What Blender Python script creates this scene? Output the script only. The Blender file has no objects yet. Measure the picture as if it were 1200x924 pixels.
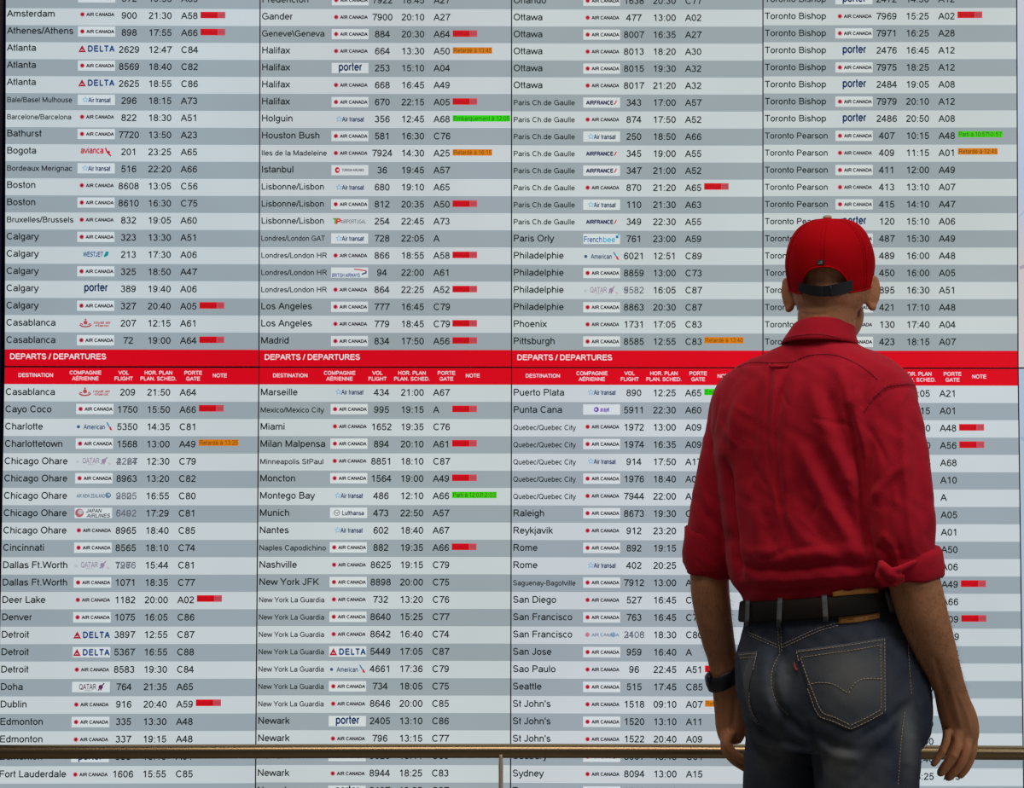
import bpy, bmesh, math, random
from mathutils import Vector, Matrix
from mathutils.bvhtree import BVHTree
random.seed(7)
C = bpy.context.scene.collection
SC = bpy.context.scene

# ---------------------------------------------------------------- camera, light, exposure
F_PX, CAM_H, CAM_D, PITCH = 1944.0, 1.37, 4.5, math.radians(1.6)
cam = bpy.data.cameras.new('camera'); cam.sensor_width = 36.0; cam.lens = F_PX/1200*36
cam_o = bpy.data.objects.new('camera', cam); C.objects.link(cam_o)
cam_o.location = (0, -CAM_D, CAM_H); cam_o.rotation_euler = (math.pi/2+PITCH, 0, 0)
cam.clip_start = 0.1; cam.clip_end = 100
SC.camera = cam_o
SC.view_settings.view_transform = 'Standard'; SC.view_settings.look = 'None'
SC.view_settings.exposure = 0; SC.view_settings.gamma = 1
SC.view_settings.use_curve_mapping = False

world = bpy.data.worlds.new('hall_light'); SC.world = world; world.use_nodes = True
wb = world.node_tree.nodes['Background']
wb.inputs[0].default_value = (0.80, 0.86, 0.92, 1); wb.inputs[1].default_value = 0.075

def area(name, loc, rot, sx, sy, power, col):
    l = bpy.data.lights.new(name, 'AREA'); l.shape = 'RECTANGLE'; l.size = sx; l.size_y = sy
    l.energy = power; l.color = col
    o = bpy.data.objects.new(name, l); C.objects.link(o); o.location = loc; o.rotation_euler = rot
    return o
area('ceiling_panel_light', (0.2, -2.6, 4.3), (math.radians(12), 0, 0), 3.5, 1.2, 66, (1.0, 0.93, 0.86))
area('skylight', (4.2, -4.2, 3.6), (math.radians(52), 0, math.radians(50)), 1.8, 1.4, 62, (0.9, 0.95, 1.0))

# ---------------------------------------------------------------- helpers
def at(px, py, Y):
    """a place seen at (px, py) of a 1200x924 survey picture, standing at depth Y, as a real point"""
    dx = (px-600)/F_PX; dz = (462-py)/F_PX
    y = math.cos(PITCH)-dz*math.sin(PITCH); z = math.sin(PITCH)+dz*math.cos(PITCH)
    t = (Y+CAM_D)/y
    return Vector((dx*t, Y, CAM_H+z*t))
def scale_at(Y): return F_PX/(Y+CAM_D)
CAM = Vector((0, -CAM_D, CAM_H))
def topx(p):
    d = p-CAM; c, s = math.cos(PITCH), math.sin(PITCH)
    f = d.y*c+d.z*s; u = -d.y*s+d.z*c
    return 600+d.x/f*F_PX, 462-u/f*F_PX

def srgb(r, g, b):
    f = lambda c: (c/255/12.92 if c/255 <= 0.04045 else ((c/255+0.055)/1.055)**2.4)
    return (f(r), f(g), f(b), 1)

def mat(name, col, rough=0.6, metal=0.0, spec=0.5, bump=None, vary=None, extra=None):
    """principled material; bump=(scale, strength, detail, distance), vary=(scale, amount): noise in the colour"""
    m = bpy.data.materials.new(name); m.use_nodes = True
    nt = m.node_tree; N = nt.nodes; L = nt.links; b = N['Principled BSDF']
    b.inputs['Base Color'].default_value = col; b.inputs['Roughness'].default_value = rough
    b.inputs['Metallic'].default_value = metal; b.inputs['Specular IOR Level'].default_value = spec
    tc = N.new('ShaderNodeTexCoord')
    if vary:
        n = N.new('ShaderNodeTexNoise'); n.inputs['Scale'].default_value = vary[0]; n.inputs['Detail'].default_value = 5
        L.new(tc.outputs['Object'], n.inputs['Vector'])
        mx = N.new('ShaderNodeMix'); mx.data_type = 'RGBA'
        k = vary[1]
        mx.inputs[6].default_value = [c*(1-k) for c in col[:3]]+[1]
        mx.inputs[7].default_value = [min(1, c*(1+k)) for c in col[:3]]+[1]
        L.new(n.outputs['Fac'], mx.inputs[0]); L.new(mx.outputs[2], b.inputs['Base Color'])
    if bump:
        n = N.new('ShaderNodeTexNoise'); n.inputs['Scale'].default_value = bump[0]; n.inputs['Detail'].default_value = bump[2]
        L.new(tc.outputs['Object'], n.inputs['Vector'])
        bp = N.new('ShaderNodeBump'); bp.inputs['Strength'].default_value = bump[1]; bp.inputs['Distance'].default_value = bump[3]
        L.new(n.outputs['Fac'], bp.inputs['Height']); L.new(bp.outputs['Normal'], b.inputs['Normal'])
    if extra: extra(m, b, tc)
    return m

def tag(o, label=None, cat=None, group=None, kind=None):
    if label: o['label'] = label
    if cat: o['category'] = cat
    if group: o['group'] = group
    if kind: o['kind'] = kind
    return o
def empty(name, loc=(0, 0, 0)):
    o = bpy.data.objects.new(name, None); C.objects.link(o); o.location = loc; o.empty_display_size = 0.1
    return o
def obj(name, verts, faces, m, parent=None, smooth=False, cols=None):
    me = bpy.data.meshes.new(name); me.from_pydata([tuple(v) for v in verts], [], faces)
    for x in (m if isinstance(m, (list, tuple)) else [m]): me.materials.append(x)
    if smooth: me.polygons.foreach_set('use_smooth', [True]*len(me.polygons))
    if cols is not None:
        ca = me.color_attributes.new('print', 'FLOAT_COLOR', 'CORNER')
        flat = []
        for f, c in zip(faces, cols): flat += list(c)*len(f)
        ca.data.foreach_set('color', flat)
    me.update()
    o = bpy.data.objects.new(name, me); C.objects.link(o)
    if parent is not None: put(o, parent)
    return o
def put(o, parent):
    """parent a part whose vertices are in world space"""
    o.parent = parent
    if parent.type == 'EMPTY': o.matrix_parent_inverse = Matrix.Translation(-parent.location)
    return o
def box(x0, x1, y0, y1, z0, z1):
    v = [(x, y, z) for x in (x0, x1) for y in (y0, y1) for z in (z0, z1)]
    f = [(0, 1, 3, 2), (4, 6, 7, 5), (0, 4, 5, 1), (2, 3, 7, 6), (0, 2, 6, 4), (1, 5, 7, 3)]
    return v, f

# ---------------------------------------------------------------- the setting
def floor_mat(m, b, tc):
    N = m.node_tree.nodes; L = m.node_tree.links
    v = N.new('ShaderNodeTexVoronoi'); v.inputs['Scale'].default_value = 90
    r = N.new('ShaderNodeValToRGB'); r.color_ramp.elements[0].color = (0.30, 0.28, 0.25, 1); r.color_ramp.elements[1].color = (0.16, 0.15, 0.14, 1)
    L.new(tc.outputs['Object'], v.inputs['Vector']); L.new(v.outputs['Distance'], r.inputs[0]); L.new(r.outputs[0], b.inputs['Base Color'])
M_floor = mat('terrazzo', (0.2, 0.19, 0.17, 1), 0.35, extra=floor_mat)
M_wall = mat('dark_wall_paint', (0.02, 0.02, 0.022, 1), 0.8, bump=(60, 0.2, 3, 0.002))
v, f = box(-5, 5, -9, 0.16, -0.1, 0.0); tag(obj('floor', v, f, M_floor), kind='structure')
v, f = box(-5, 5, 0.16, 0.3, 0.0, 3.6); tag(obj('wall_back', v, f, M_wall), kind='structure')

# ---------------------------------------------------------------- a plain sans lettering, drawn as strokes
# every glyph: advance width and strokes; a stroke is a list of (x, y) points or ('a', cx, cy, rx, ry, a0, a1) arcs
def A(cx, cy, rx, ry, a0, a1): return ('a', cx, cy, rx, ry, a0, a1)
def E(cx, cy, rx, ry): return [A(cx, cy, rx, ry, 90, 450)]
G = {
' ': (278, []),
'A': (667, [[(38, 0), (333, 700)], [(333, 700), (628, 0)], [(140, 245), (527, 245)]]),
'B': (667, [[(120, 0), (120, 716)], [(120, 671), (380, 671), A(380, 527, 160, 144, 90, -90), (120, 383)], [(380, 383), A(400, 214, 180, 169, 90, -90), (120, 45)]]),
'C': (722, [[A(378, 358, 288, 322, 42, 318)]]),
'D': (722, [[(120, 0), (120, 716)], [(120, 671), (340, 671), A(340, 358, 295, 313, 90, -90), (120, 45)]]),
'E': (667, [[(120, 0), (120, 716)], [(120, 671), (612, 671)], [(120, 383), (585, 383)], [(120, 45), (625, 45)]]),
'F': (611, [[(120, 0), (120, 716)], [(120, 671), (570, 671)], [(120, 375), (520, 375)]]),
'G': (778, [[A(388, 358, 300, 322, 40, 300), (680, 110), (680, 335), (410, 335)]]),
'H': (722, [[(120, 0), (120, 716)], [(602, 0), (602, 716)], [(120, 383), (602, 383)]]),
'I': (278, [[(139, 0), (139, 716)]]),
'J': (500, [[(378, 716), (378, 200), A(218, 200, 160, 162, 0, -170)]]),
'K': (667, [[(120, 0), (120, 716)], [(610, 700), (130, 235)], [(280, 390), (630, 10)]]),
'L': (556, [[(118, 0), (118, 716)], [(118, 45), (525, 45)]]),
'M': (833, [[(115, 0), (115, 716)], [(718, 0), (718, 716)], [(125, 690), (416, 40)], [(416, 40), (708, 690)]]),
'N': (722, [[(118, 0), (118, 716)], [(604, 0), (604, 716)], [(125, 680), (597, 36)]]),
'O': (778, [E(389, 358, 300, 322)]),
'P': (667, [[(120, 0), (120, 716)], [(120, 671), (400, 671), A(400, 505, 172, 166, 90, -90), (120, 339)]]),
'Q': (778, [E(389, 358, 300, 322), [(450, 190), (700, -20)]]),
'R': (722, [[(120, 0), (120, 716)], [(120, 671), (420, 671), A(420, 512, 172, 159, 90, -90), (120, 353)], [(400, 345), (655, 5)]]),
'S': (667, [[A(328, 520, 215, 158, 15, 255), (390, 340), A(340, 200, 235, 162, 65, -172)]]),
'T': (611, [[(22, 671), (589, 671)], [(306, 0), (306, 671)]]),
'U': (722, [[(120, 716), (120, 280), A(361, 280, 241, 245, 180, 360), (602, 716)]]),
'V': (667, [[(32, 716), (333, 20)], [(333, 20), (635, 716)]]),
'W': (944, [[(40, 716), (235, 25)], [(235, 25), (472, 700)], [(472, 700), (708, 25)], [(708, 25), (905, 716)]]),
'X': (667, [[(40, 716), (628, 0)], [(628, 716), (40, 0)]]),
'Y': (667, [[(35, 716), (333, 300)], [(333, 300), (632, 716)], [(333, 320), (333, 0)]]),
'Z': (611, [[(50, 671), (545, 671), (60, 45), (580, 45)]]),
'a': (556, [[A(278, 372, 180, 112, 165, 0), (458, 120), (485, 0)], [(455, 300), (250, 268), A(225, 156, 145, 114, 100, 270), (320, 50), (455, 150)]]),
'b': (556, [[(108, 0), (108, 716)], E(290, 259, 182, 226)]),
'c': (500, [[A(272, 259, 195, 226, 45, 315)]]),
'd': (556, [[(448, 0), (448, 716)], E(266, 259, 182, 226)]),
'e': (556, [[(90, 268), (464, 268), A(277, 259, 190, 226, 2, 322)]]),
'f': (278, [[(135, 0), (135, 590), A(225, 590, 90, 95, 180, 85)], [(15, 475), (265, 475)]]),
'g': (556, [E(264, 265, 182, 220), [(446, 519), (446, -20), A(268, -20, 178, 148, 0, -160)]]),
'h': (556, [[(108, 0), (108, 716)], [(108, 320), A(279, 320, 171, 165, 180, 0), (450, 0)]]),
'i': (222, [[(111, 0), (111, 519)], [(111, 616), (111, 716)]]),
'j': (222, [[(111, 519), (111, -110), A(40, -110, 71, 60, 0, -90)], [(111, 616), (111, 716)]]),
'k': (500, [[(108, 0), (108, 716)], [(450, 510), (120, 195)], [(235, 310), (470, 5)]]),
'l': (222, [[(111, 0), (111, 716)]]),
'm': (833, [[(108, 0), (108, 519)], [(108, 335), A(259, 335, 151, 150, 180, 0), (410, 0)], [(410, 335), A(568, 335, 157, 150, 180, 0), (725, 0)]]),
'n': (556, [[(108, 0), (108, 519)], [(108, 320), A(279, 320, 171, 165, 180, 0), (450, 0)]]),
'o': (556, [E(278, 259, 196, 226)]),
'p': (556, [[(108, -199), (108, 519)], E(290, 259, 182, 226)]),
'q': (556, [[(448, -199), (448, 519)], E(266, 259, 182, 226)]),
'r': (333, [[(108, 0), (108, 519)], [(108, 330), A(245, 330, 137, 150, 180, 70)]]),
's': (500, [[A(248, 376, 155, 108, 20, 250), (300, 235), A(252, 148, 172, 112, 65, -168)]]),
't': (278, [[(125, 690), (125, 110), A(205, 110, 80, 72, 180, 285)], [(15, 475), (258, 475)]]),
'u': (556, [[(105, 519), (105, 200), A(275, 200, 170, 166, 180, 360), (445, 519)], [(447, 0), (447, 200)]]),
'v': (500, [[(22, 519), (250, 15)], [(250, 15), (478, 519)]]),
'w': (722, [[(18, 519), (190, 15)], [(190, 15), (361, 500)], [(361, 500), (532, 15)], [(532, 15), (704, 519)]]),
'x': (500, [[(30, 519), (470, 0)], [(470, 519), (30, 0)]]),
'y': (500, [[(22, 519), (252, 10)], [(478, 519), (225, -110), (150, -162), (60, -160)]]),
'z': (500, [[(40, 475), (430, 475), (50, 45), (460, 45)]]),
'0': (556, [E(278, 353, 192, 318)]),
'1': (556, [[(330, 0), (330, 716)], [(330, 680), (235, 590), (115, 535)]]),
'2': (556, [[A(272, 515, 185, 157, 170, -30), (70, 48)], [(40, 45), (510, 45)]]),
'3': (556, [[A(262, 528, 168, 144, 160, -85)], [A(262, 213, 190, 175, 85, -165)]]),
'4': (556, [[(365, 0), (365, 716)], [(360, 690), (45, 215), (530, 215)]]),
'5': (556, [[(485, 668), (165, 668), (112, 350), A(272, 238, 190, 202, 140, -162)]]),
'6': (556, [E(285, 228, 185, 192), [A(312, 340, 212, 332, 180, 35)]]),
'7': (556, [[(45, 665), (505, 665), (360, 450), (270, 220), (235, 0)]]),
'8': (556, [E(278, 530, 162, 142), E(278, 212, 190, 174)]),
'9': (556, [E(270, 478, 182, 192), [A(240, 370, 212, 332, 0, -145)]]),
':': (278, [[(139, 0), (139, 100)], [(139, 419), (139, 519)]]),
'.': (278, [[(139, 0), (139, 100)]]),
'-': (333, [[(40, 260), (290, 260)]]),
"'": (191, [[(95, 480), (95, 716)]]),
'/': (278, [[(20, -12), (258, 728)]]),
'\\': (278, [[(20, 728), (258, -12)]]),
}
G['\u00e9'] = (556, G['e'][1]+[[(235, 580), (330, 710)]])
G['\u00c9'] = (667, G['E'][1]+[[(330, 770), (420, 880)]])
G['\u00e0'] = (556, G['a'][1]+[[(320, 580), (225, 710)]])
def flatten(stroke):
    pts = []
    for s in stroke:
        if s[0] == 'a':
            _, cx, cy, rx, ry, a0, a1 = s
            n = max(4, int(abs(a1-a0)/24))
            for i in range(n+1):
                t = math.radians(a0+(a1-a0)*i/n); pts.append((cx+rx*math.cos(t), cy+ry*math.sin(t)))
        else: pts.append(s)
    out = [pts[0]]
    for p in pts[1:]:
        if math.hypot(p[0]-out[-1][0], p[1]-out[-1][1]) > 2: out.append(p)
    return out
def ribbon(pts, hs):
    """strip of quads along a polyline with mitred corners"""
    pts = [p for i, p in enumerate(pts) if i == 0 or math.hypot(p[0]-pts[i-1][0], p[1]-pts[i-1][1]) > 1e-6]
    closed = len(pts) > 3 and math.hypot(pts[0][0]-pts[-1][0], pts[0][1]-pts[-1][1]) < hs*.05
    n = len(pts); vs = []
    for i in range(n):
        a = pts[i-1] if i > 0 else (pts[-2] if closed else None)
        b = pts[i+1] if i < n-1 else (pts[1] if closed else None)
        p = pts[i]; dirs = []
        if a: d = (p[0]-a[0], p[1]-a[1]); l = math.hypot(*d); dirs.append((d[0]/l, d[1]/l))
        if b: d = (b[0]-p[0], b[1]-p[1]); l = math.hypot(*d); dirs.append((d[0]/l, d[1]/l))
        tx = sum(d[0] for d in dirs); ty = sum(d[1] for d in dirs); l = math.hypot(tx, ty) or 1
        tx /= l; ty /= l
        k = hs/max(0.45, tx*dirs[0][0]+ty*dirs[0][1])
        vs += [(p[0]-ty*k, p[1]+tx*k), (p[0]+ty*k, p[1]-tx*k)]
    return vs, [(2*i, 2*i+1, 2*i+3, 2*i+2) for i in range(n-1)]
_gc = {}
def glyph(ch, hs):
    if (ch, hs) not in _gc:
        V, Fc = [], []
        for s in G[ch][1]:
            v, f = ribbon(flatten(s), hs); b = len(V); V += v; Fc += [tuple(i+b for i in q) for q in f]
        _gc[(ch, hs)] = (V, Fc)
    return _gc[(ch, hs)]
def text_width(s, size, track=0): return sum(G[c][0]+track for c in s)/1000*size

# ---------------------------------------------------------------- printing on a screen
class Print:
    """flat picture on one display: x runs 0..297 across, y in rows (about 20.3 x units each)"""
    ROW = 20.25
    def __init__(s, q, n, gain=(1, 1, 1)): s.q = q; s.n = n; s.gain = gain; s.clear()
    def clear(s): s.V = []; s.Fc = []; s.K = []
    def pt(s, x, r, layer):
        (a, b, c, d) = s.q; u = x/297.0; w = r/s.n
        X = (a[0]*(1-u)+b[0]*u)*(1-w)+(c[0]*(1-u)+d[0]*u)*w
        Z = (a[1]*(1-u)+b[1]*u)*(1-w)+(c[1]*(1-u)+d[1]*u)*w
        return (X, -0.0012-0.00022*layer, Z)
    def poly(s, pts, col, layer=1):
        b = len(s.V); s.V += [s.pt(x, r, layer) for x, r in pts]; s.Fc.append(tuple(range(b, b+len(pts))))
        s.K.append(tuple(col[i]*s.gain[i] for i in range(3))+(1,))
    def rect(s, x0, x1, r0, r1, col, layer=1): s.poly([(x0, r0), (x1, r0), (x1, r1), (x0, r1)], col, layer)
    def disc(s, x, r, rx, col, layer=3, ry=None, n=14):
        ry = ry or rx
        s.poly([(x+rx*math.cos(2*math.pi*i/n), r+ry*math.sin(2*math.pi*i/n)/s.ROW) for i in range(n)], col, layer)
    def line(s, pts, w, col, layer=3):
        v, f = ribbon([(x, r*s.ROW) for x, r in pts], w/2)
        for q in f: s.poly([(v[i][0], v[i][1]/s.ROW) for i in q], col, layer)
    def text(s, t, x, r, size, col, fit=None, bold=False, align='l', slant=0, layer=4, track=0, hs=None):
        """baseline at row position r; fit = wanted width"""
        hs = hs or (72 if bold else 47)
        w = text_width(t, size, track); xs = (fit/w) if fit else 1.0; w *= xs
        if align == 'c': x -= w/2
        k = size/1000
        cc = tuple(col[i]*s.gain[i] for i in range(3))+(1,)
        for ch in t:
            V, Fc = glyph(ch, hs); b = len(s.V)
            s.V += [s.pt(x+(vx+slant*vy)*k*xs, r-vy*k/s.ROW, layer) for vx, vy in V]
            for q in Fc: s.Fc.append(tuple(i+b for i in q)); s.K.append(cc)
            x += (G[ch][0]+track)*k*xs
    def build(s, name, parent):
        o = obj(name, s.V, s.Fc, M_screen, parent, cols=s.K); s.clear(); return o

def screen_nodes():
    m = bpy.data.materials.new('lit_display'); m.use_nodes = True; nt = m.node_tree; N = nt.nodes; L = nt.links
    b = N['Principled BSDF']; b.inputs['Base Color'].default_value = (0.004, 0.004, 0.004, 1)
    b.inputs['Roughness'].default_value = 0.45; b.inputs['Specular IOR Level'].default_value = 0.15
    a = N.new('ShaderNodeVertexColor'); a.layer_name = 'print'
    g = N.new('ShaderNodeNewGeometry'); n = N.new('ShaderNodeTexNoise'); n.inputs['Scale'].default_value = 1.7; n.inputs['Detail'].default_value = 2
    L.new(g.outputs['Position'], n.inputs['Vector'])
    r = N.new('ShaderNodeMapRange'); r.inputs[1].default_value = 0.3; r.inputs[2].default_value = 0.7
    r.inputs[3].default_value = 0.94; r.inputs[4].default_value = 1.05
    L.new(n.outputs['Fac'], r.inputs[0])
    L.new(a.outputs['Color'], b.inputs['Emission Color']); L.new(r.outputs[0], b.inputs['Emission Strength'])
    return m
M_screen = screen_nodes()
M_bezel = mat('display_housing', (0.012, 0.012, 0.02, 1), 0.5, bump=(200, 0.1, 2, 0.001))

LIGHT, DARK = srgb(196, 204, 206), srgb(151, 162, 168)
WHITE, RED, INK = srgb(207, 214, 215), srgb(212, 0, 24), srgb(30, 36, 36)
NAVY, BLUE, GREY = srgb(28, 52, 98), srgb(26, 68, 140), srgb(96, 100, 112)
BURG = srgb(96, 40, 80); SKY = srgb(110, 170, 205)

def logo(p, k, x, r, boxed):
    """airline logo in a field 43 wide; r is the row position of the field's top"""
    c = r+0.3; R = p.ROW
    if boxed: p.rect(x, x+43.5, r, r+0.6, WHITE, 2)
    if k == 'AC':
        p.disc(x+5.2, c, 2.7, srgb(204, 96, 112)); p.disc(x+5.2, c, 1.7, srgb(150, 10, 35), 4)
        p.text('AIR CANADA', x+10, c+0.1, 5.5, srgb(44, 36, 42), fit=32.3, hs=92)
    elif k == 'DL':
        p.poly([(x+0.5, c+.22), (x+5, c-.2), (x+9.5, c+.22)], srgb(170, 20, 50), 3)
        p.line([(x+3.4, c+.13), (x+5, c+.07), (x+6.6, c+.13)], 0.7, WHITE, 5)
        p.text('DELTA', x+11.5, c+0.18, 9.8, srgb(18, 62, 122), fit=32, hs=88, track=110)
    elif k == 'TS':
        st = [(x+9+3.4*(1 if i % 2 == 0 else .45)*math.sin(math.pi*i/5), c-3.4*(1 if i % 2 == 0 else .45)*math.cos(math.pi*i/5)/R) for i in range(11)]
        p.line(st, 0.7, SKY)
        p.text('Air transat', x+12.5, c+0.15, 8.0, NAVY, fit=26, bold=True)
    elif k == 'PO': p.text('porter', x+8, c+0.15, 13.2, srgb(22, 48, 92), fit=28, hs=72)
    elif k == 'AV':
        p.text('avianca', x+3.5, c+0.13, 10.5, srgb(200, 10, 35), fit=27, bold=True)
        p.line([(x+32.5, c-.2), (x+34.5, c+.05), (x+39, c+.28)], 1.8, srgb(200, 10, 35)); p.line([(x+36, c-.02), (x+37.5, c+.1)], 2, srgb(200, 10, 35))
    elif k == 'WS':
        p.text('WESTJET', x+7, c+0.15, 8, srgb(0, 80, 125), fit=23, bold=True, slant=.12)
        p.poly([(x+31, c+.1), (x+34, c-.18), (x+37, c-.12), (x+35.5, c+.1), (x+32, c+.18)], srgb(0, 140, 150), 3)
    elif k == 'RM':
        rc = srgb(176, 72, 76)
        p.line([(x+3, c+.1), (x+6, c+.2), (x+10, c+.22), (x+14, c+.2), (x+17, c+.1)], 1.6, rc); p.disc(x+10, c-.02, 2.4, rc); p.disc(x+10, c-.2, 1.1, rc)
        p.line([(x+4, c+.02), (x+7, c+.1)], 1.2, rc); p.line([(x+16, c+.02), (x+13, c+.1)], 1.2, rc)
        p.text('royal air', x+19.5, c+0.05, 4.6, rc, fit=20, bold=True); p.text('maroc', x+21, c+0.22, 4.2, rc, fit=17, bold=True)
    elif k == 'AA':
        p.disc(x+3, c+.03, 1.9, srgb(60, 80, 130)); p.text('American', x+9, c+0.17, 8, srgb(70, 92, 122), fit=25, bold=True)
        p.poly([(x+35, c-.25), (x+37, c-.22), (x+39.5, c+.02), (x+38, c+.04)], srgb(30, 130, 180), 3)
        p.poly([(x+38.5, c+.0), (x+40.5, c+.02), (x+42.5, c+.24), (x+39.5, c+.2)], srgb(200, 30, 50), 3)
    elif k in ('QR', 'QF'):
        cc = BURG if k == 'QR' else srgb(150, 130, 155)
        p.text('QATAR', x+8, c+0.14, 9, cc, fit=20, hs=58); p.text('AIRWAYS', x+14, c+.24, 2, cc, fit=9)
        p.disc(x+33, c, 2.6, cc); p.line([(x+30, c+.2), (x+33, c), (x+37, c-.22)], 1.4, cc); p.line([(x+33, c+.2), (x+34, c)], 1.4, cc)
        if k == 'QF': p.disc(x+2.5, c+.05, 2, srgb(178, 190, 190)); p.line([(x+38, c+.1), (x+41, c+.22)], 1.5, srgb(196, 168, 180))
    elif k == 'NZ':
        p.text('AIR NEW ZEALAND', x+2, c+0.12, 6, srgb(90, 118, 140), fit=33, bold=True); p.disc(x+38.5, c-.02, 3.4, srgb(96, 128, 150)); p.disc(x+39.5, c-.05, 1.2, LIGHT, 4)
    elif k == 'JL':
        p.disc(x+5.5, c, 5, srgb(176, 90, 100)); p.disc(x+6.5, c-.05, 3, srgb(178, 178, 184), 4)
        p.text('JAPAN', x+13, c-0.02, 6, srgb(76, 76, 84), fit=18, bold=True, slant=.2); p.text('AIRLINES', x+14, c+0.26, 6, srgb(76, 76, 84), fit=27, bold=True, slant=.2)
    elif k == 'TK':
        p.disc(x+7, c, 2.8, srgb(200, 10, 40), ry=3.6); p.disc(x+7.6, c, 1.2, WHITE, 5)
        p.text('TURKISH AIRLINES', x+12.5, c+0.07, 4.2, srgb(54, 40, 50), fit=26, bold=True)
    elif k == 'TP':
        p.text('T', x+2, c+0.16, 9, srgb(60, 160, 40), bold=True, hs=95); p.text('P', x+5.5, c+0.16, 9, srgb(205, 30, 30), bold=True, hs=95)
        p.text('AIRPORTUGAL', x+11, c+0.13, 6.6, srgb(60, 64, 72), fit=30)
    elif k == 'BA':
        p.text('BRITISH AIRWAYS', x+1, c+0.26, 6, BLUE, fit=33, bold=True)
        p.line([(x+27, c-.2), (x+34, c-.17), (x+41, c-.1)], 1.4, srgb(200, 60, 70)); p.line([(x+41, c-.1), (x+41, c+.02), (x+36, c+.1)], 1.6, srgb(40, 60, 110))
    elif k == 'LH':
        cc = srgb(46, 56, 92); ring = [(x+8+3.3*math.cos(i*math.pi/8), c+3.3*math.sin(i*math.pi/8)/R) for i in range(17)]
        p.line(ring, 0.6, cc); p.line([(x+6, c-.05), (x+8, c+.05), (x+10.5, c-.05)], .7, cc)
        p.text('Lufthansa', x+14, c+0.14, 7.2, cc, fit=26, bold=True)
    elif k == 'AF':
        p.text('AIRFRANCE', x+3.5, c+0.12, 6.4, srgb(26, 34, 84), fit=32, hs=100); p.poly([(x+36, c+.12), (x+38.5, c-.12), (x+40, c-.12), (x+37.5, c+.12)], srgb(205, 30, 50), 3)
    elif k == 'FB':
        p.text('French', x+0.5, c+0.2, 9.6, srgb(20, 90, 165), fit=22, hs=60); p.text('bee', x+23, c+0.2, 9.6, srgb(50, 170, 205), fit=15, hs=60)
        p.disc(x+40, c-.12, 1.8, srgb(30, 120, 180)); p.disc(x+42, c-.26, 1.1, srgb(50, 170, 205))
    elif k == 'AJ':
        pc = srgb(104, 56, 168); p.disc(x+15.5, c, 3, pc); p.disc(x+15, c, 1.3, WHITE, 5); p.text('arajet', x+20, c+0.12, 7.4, pc, fit=11, bold=True)
    elif k == 'UX':
        p.disc(x+5, c, 2.6, srgb(190, 120, 140)); p.text('AIR CANADA', x+10, c+0.1, 5.2, srgb(110, 130, 156), fit=32, bold=True); p.disc(x+35, c, 3.2, srgb(150, 170, 192), 3)

def status(p, s, r, night):
    x = 227.5
    if s == 'R':
        p.rect(x, x+20, r, r+.38, srgb(206, 10, 24), 2); p.rect(x+20, x+29, r, r+.38, srgb(200, 74, 84), 2)
        p.text('Annul\u00e9', x+1, r+.32, 7, srgb(168, 6, 18), fit=19, layer=3); p.text('99', x+21, r+.31, 6.4, srgb(150, 66, 76), fit=7, layer=3)
    elif s[0] == 'O':
        p.rect(x, x+46.5, r, r+.37, srgb(212, 122, 12), 2); p.text('Retard\u00e9 \u00e0 '+s[1:], x+1, r+.31, 7.4, srgb(112, 66, 14), fit=45, layer=3)
    elif s[0] == 'P':
        p.rect(x, x+52.5, r, r+.37, srgb(70, 200, 14), 2); p.text('Parti \u00e0 '+s[1:], x+1, r+.31, 7.4, srgb(30, 96, 20), fit=34, layer=3); p.text(s[1:], x+34, r+.31, 7.4, srgb(40, 112, 24), fit=17.5, layer=4)
    elif s[0] == 'G':
        p.rect(x, x+68, r, r+.37, srgb(48, 208, 10), 2); p.text('Embarquement \u00e0 '+s[1:], x+1, r+.31, 7.4, srgb(20, 104, 16), fit=66, layer=3)

# destination | airline | flight | time | gate | status   (a second number after ~ : the sign was changing over)
AC = 'AC'
T1 = '''|TS|572|19:55|A65|
Amsterdam|AC|900|21:30|A58|R
Athenes/Athens|AC|898|17:55|A66|R
Atlanta|DL|2629|12:47|C84|
Atlanta|AC|8569|18:40|C82|
Atlanta|DL|2625|18:55|C86|
Bale/Basel Mulhouse|TS|296|18:15|A73|
Barcelone/Barcelona|AC|822|18:30|A51|
Bathurst|AC|7720|13:50|A23|
Bogota|AV|201|23:25|A65|
Bordeaux Merignac|TS|516|22:20|A66|
Boston|AC|8608|13:05|C56|
Boston|AC|8610|16:30|C75|
Bruxelles/Brussels|AC|832|19:05|A60|
Calgary|AC|323|13:30|A51|
Calgary|WS|213|17:30|A06|
Calgary|AC|325|18:50|A47|
Calgary|PO|389|19:40|A06|
Calgary|AC|327|20:40|A05|R
Casablanca|RM|207|12:15|A61|
Casablanca|AC|72|19:00|A64|R'''
T2 = '''Fredericton|AC|7922|18:45|A27|
Gander|AC|7900|20:10|A27|
Geneve\\Geneva|AC|884|20:30|A64|R
Halifax|AC|664|13:30|A50|O13:45
Halifax|PO|253|15:10|A04|
Halifax|AC|668|16:45|A49|
Halifax|AC|670|22:15|A05|R
Holguin|TS|356|12:45|A68|G12:05
Houston Bush|AC|581|16:30|C76|
Iles de la Madeleine|AC|7924|14:30|A25|O16:15
Istanbul|TK|36|19:45|A57|
Lisbonne/Lisbon|TS|680|19:10|A65|
Lisbonne/Lisbon|AC|812|20:35|A50|R
Lisbonne/Lisbon|TP|254|22:45|A73|
Londres/London GAT|TS|728|22:05|A|
Londres/London HR|AC|866|18:55|A58|R
Londres/London HR|BA|94|22:00|A61|
Londres/London HR|AC|864|22:25|A52|R
Los Angeles|AC|777|16:45|C79|
Los Angeles|AC|779|18:45|C79|R
Madrid|AC|834|17:50|A56|R'''
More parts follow.
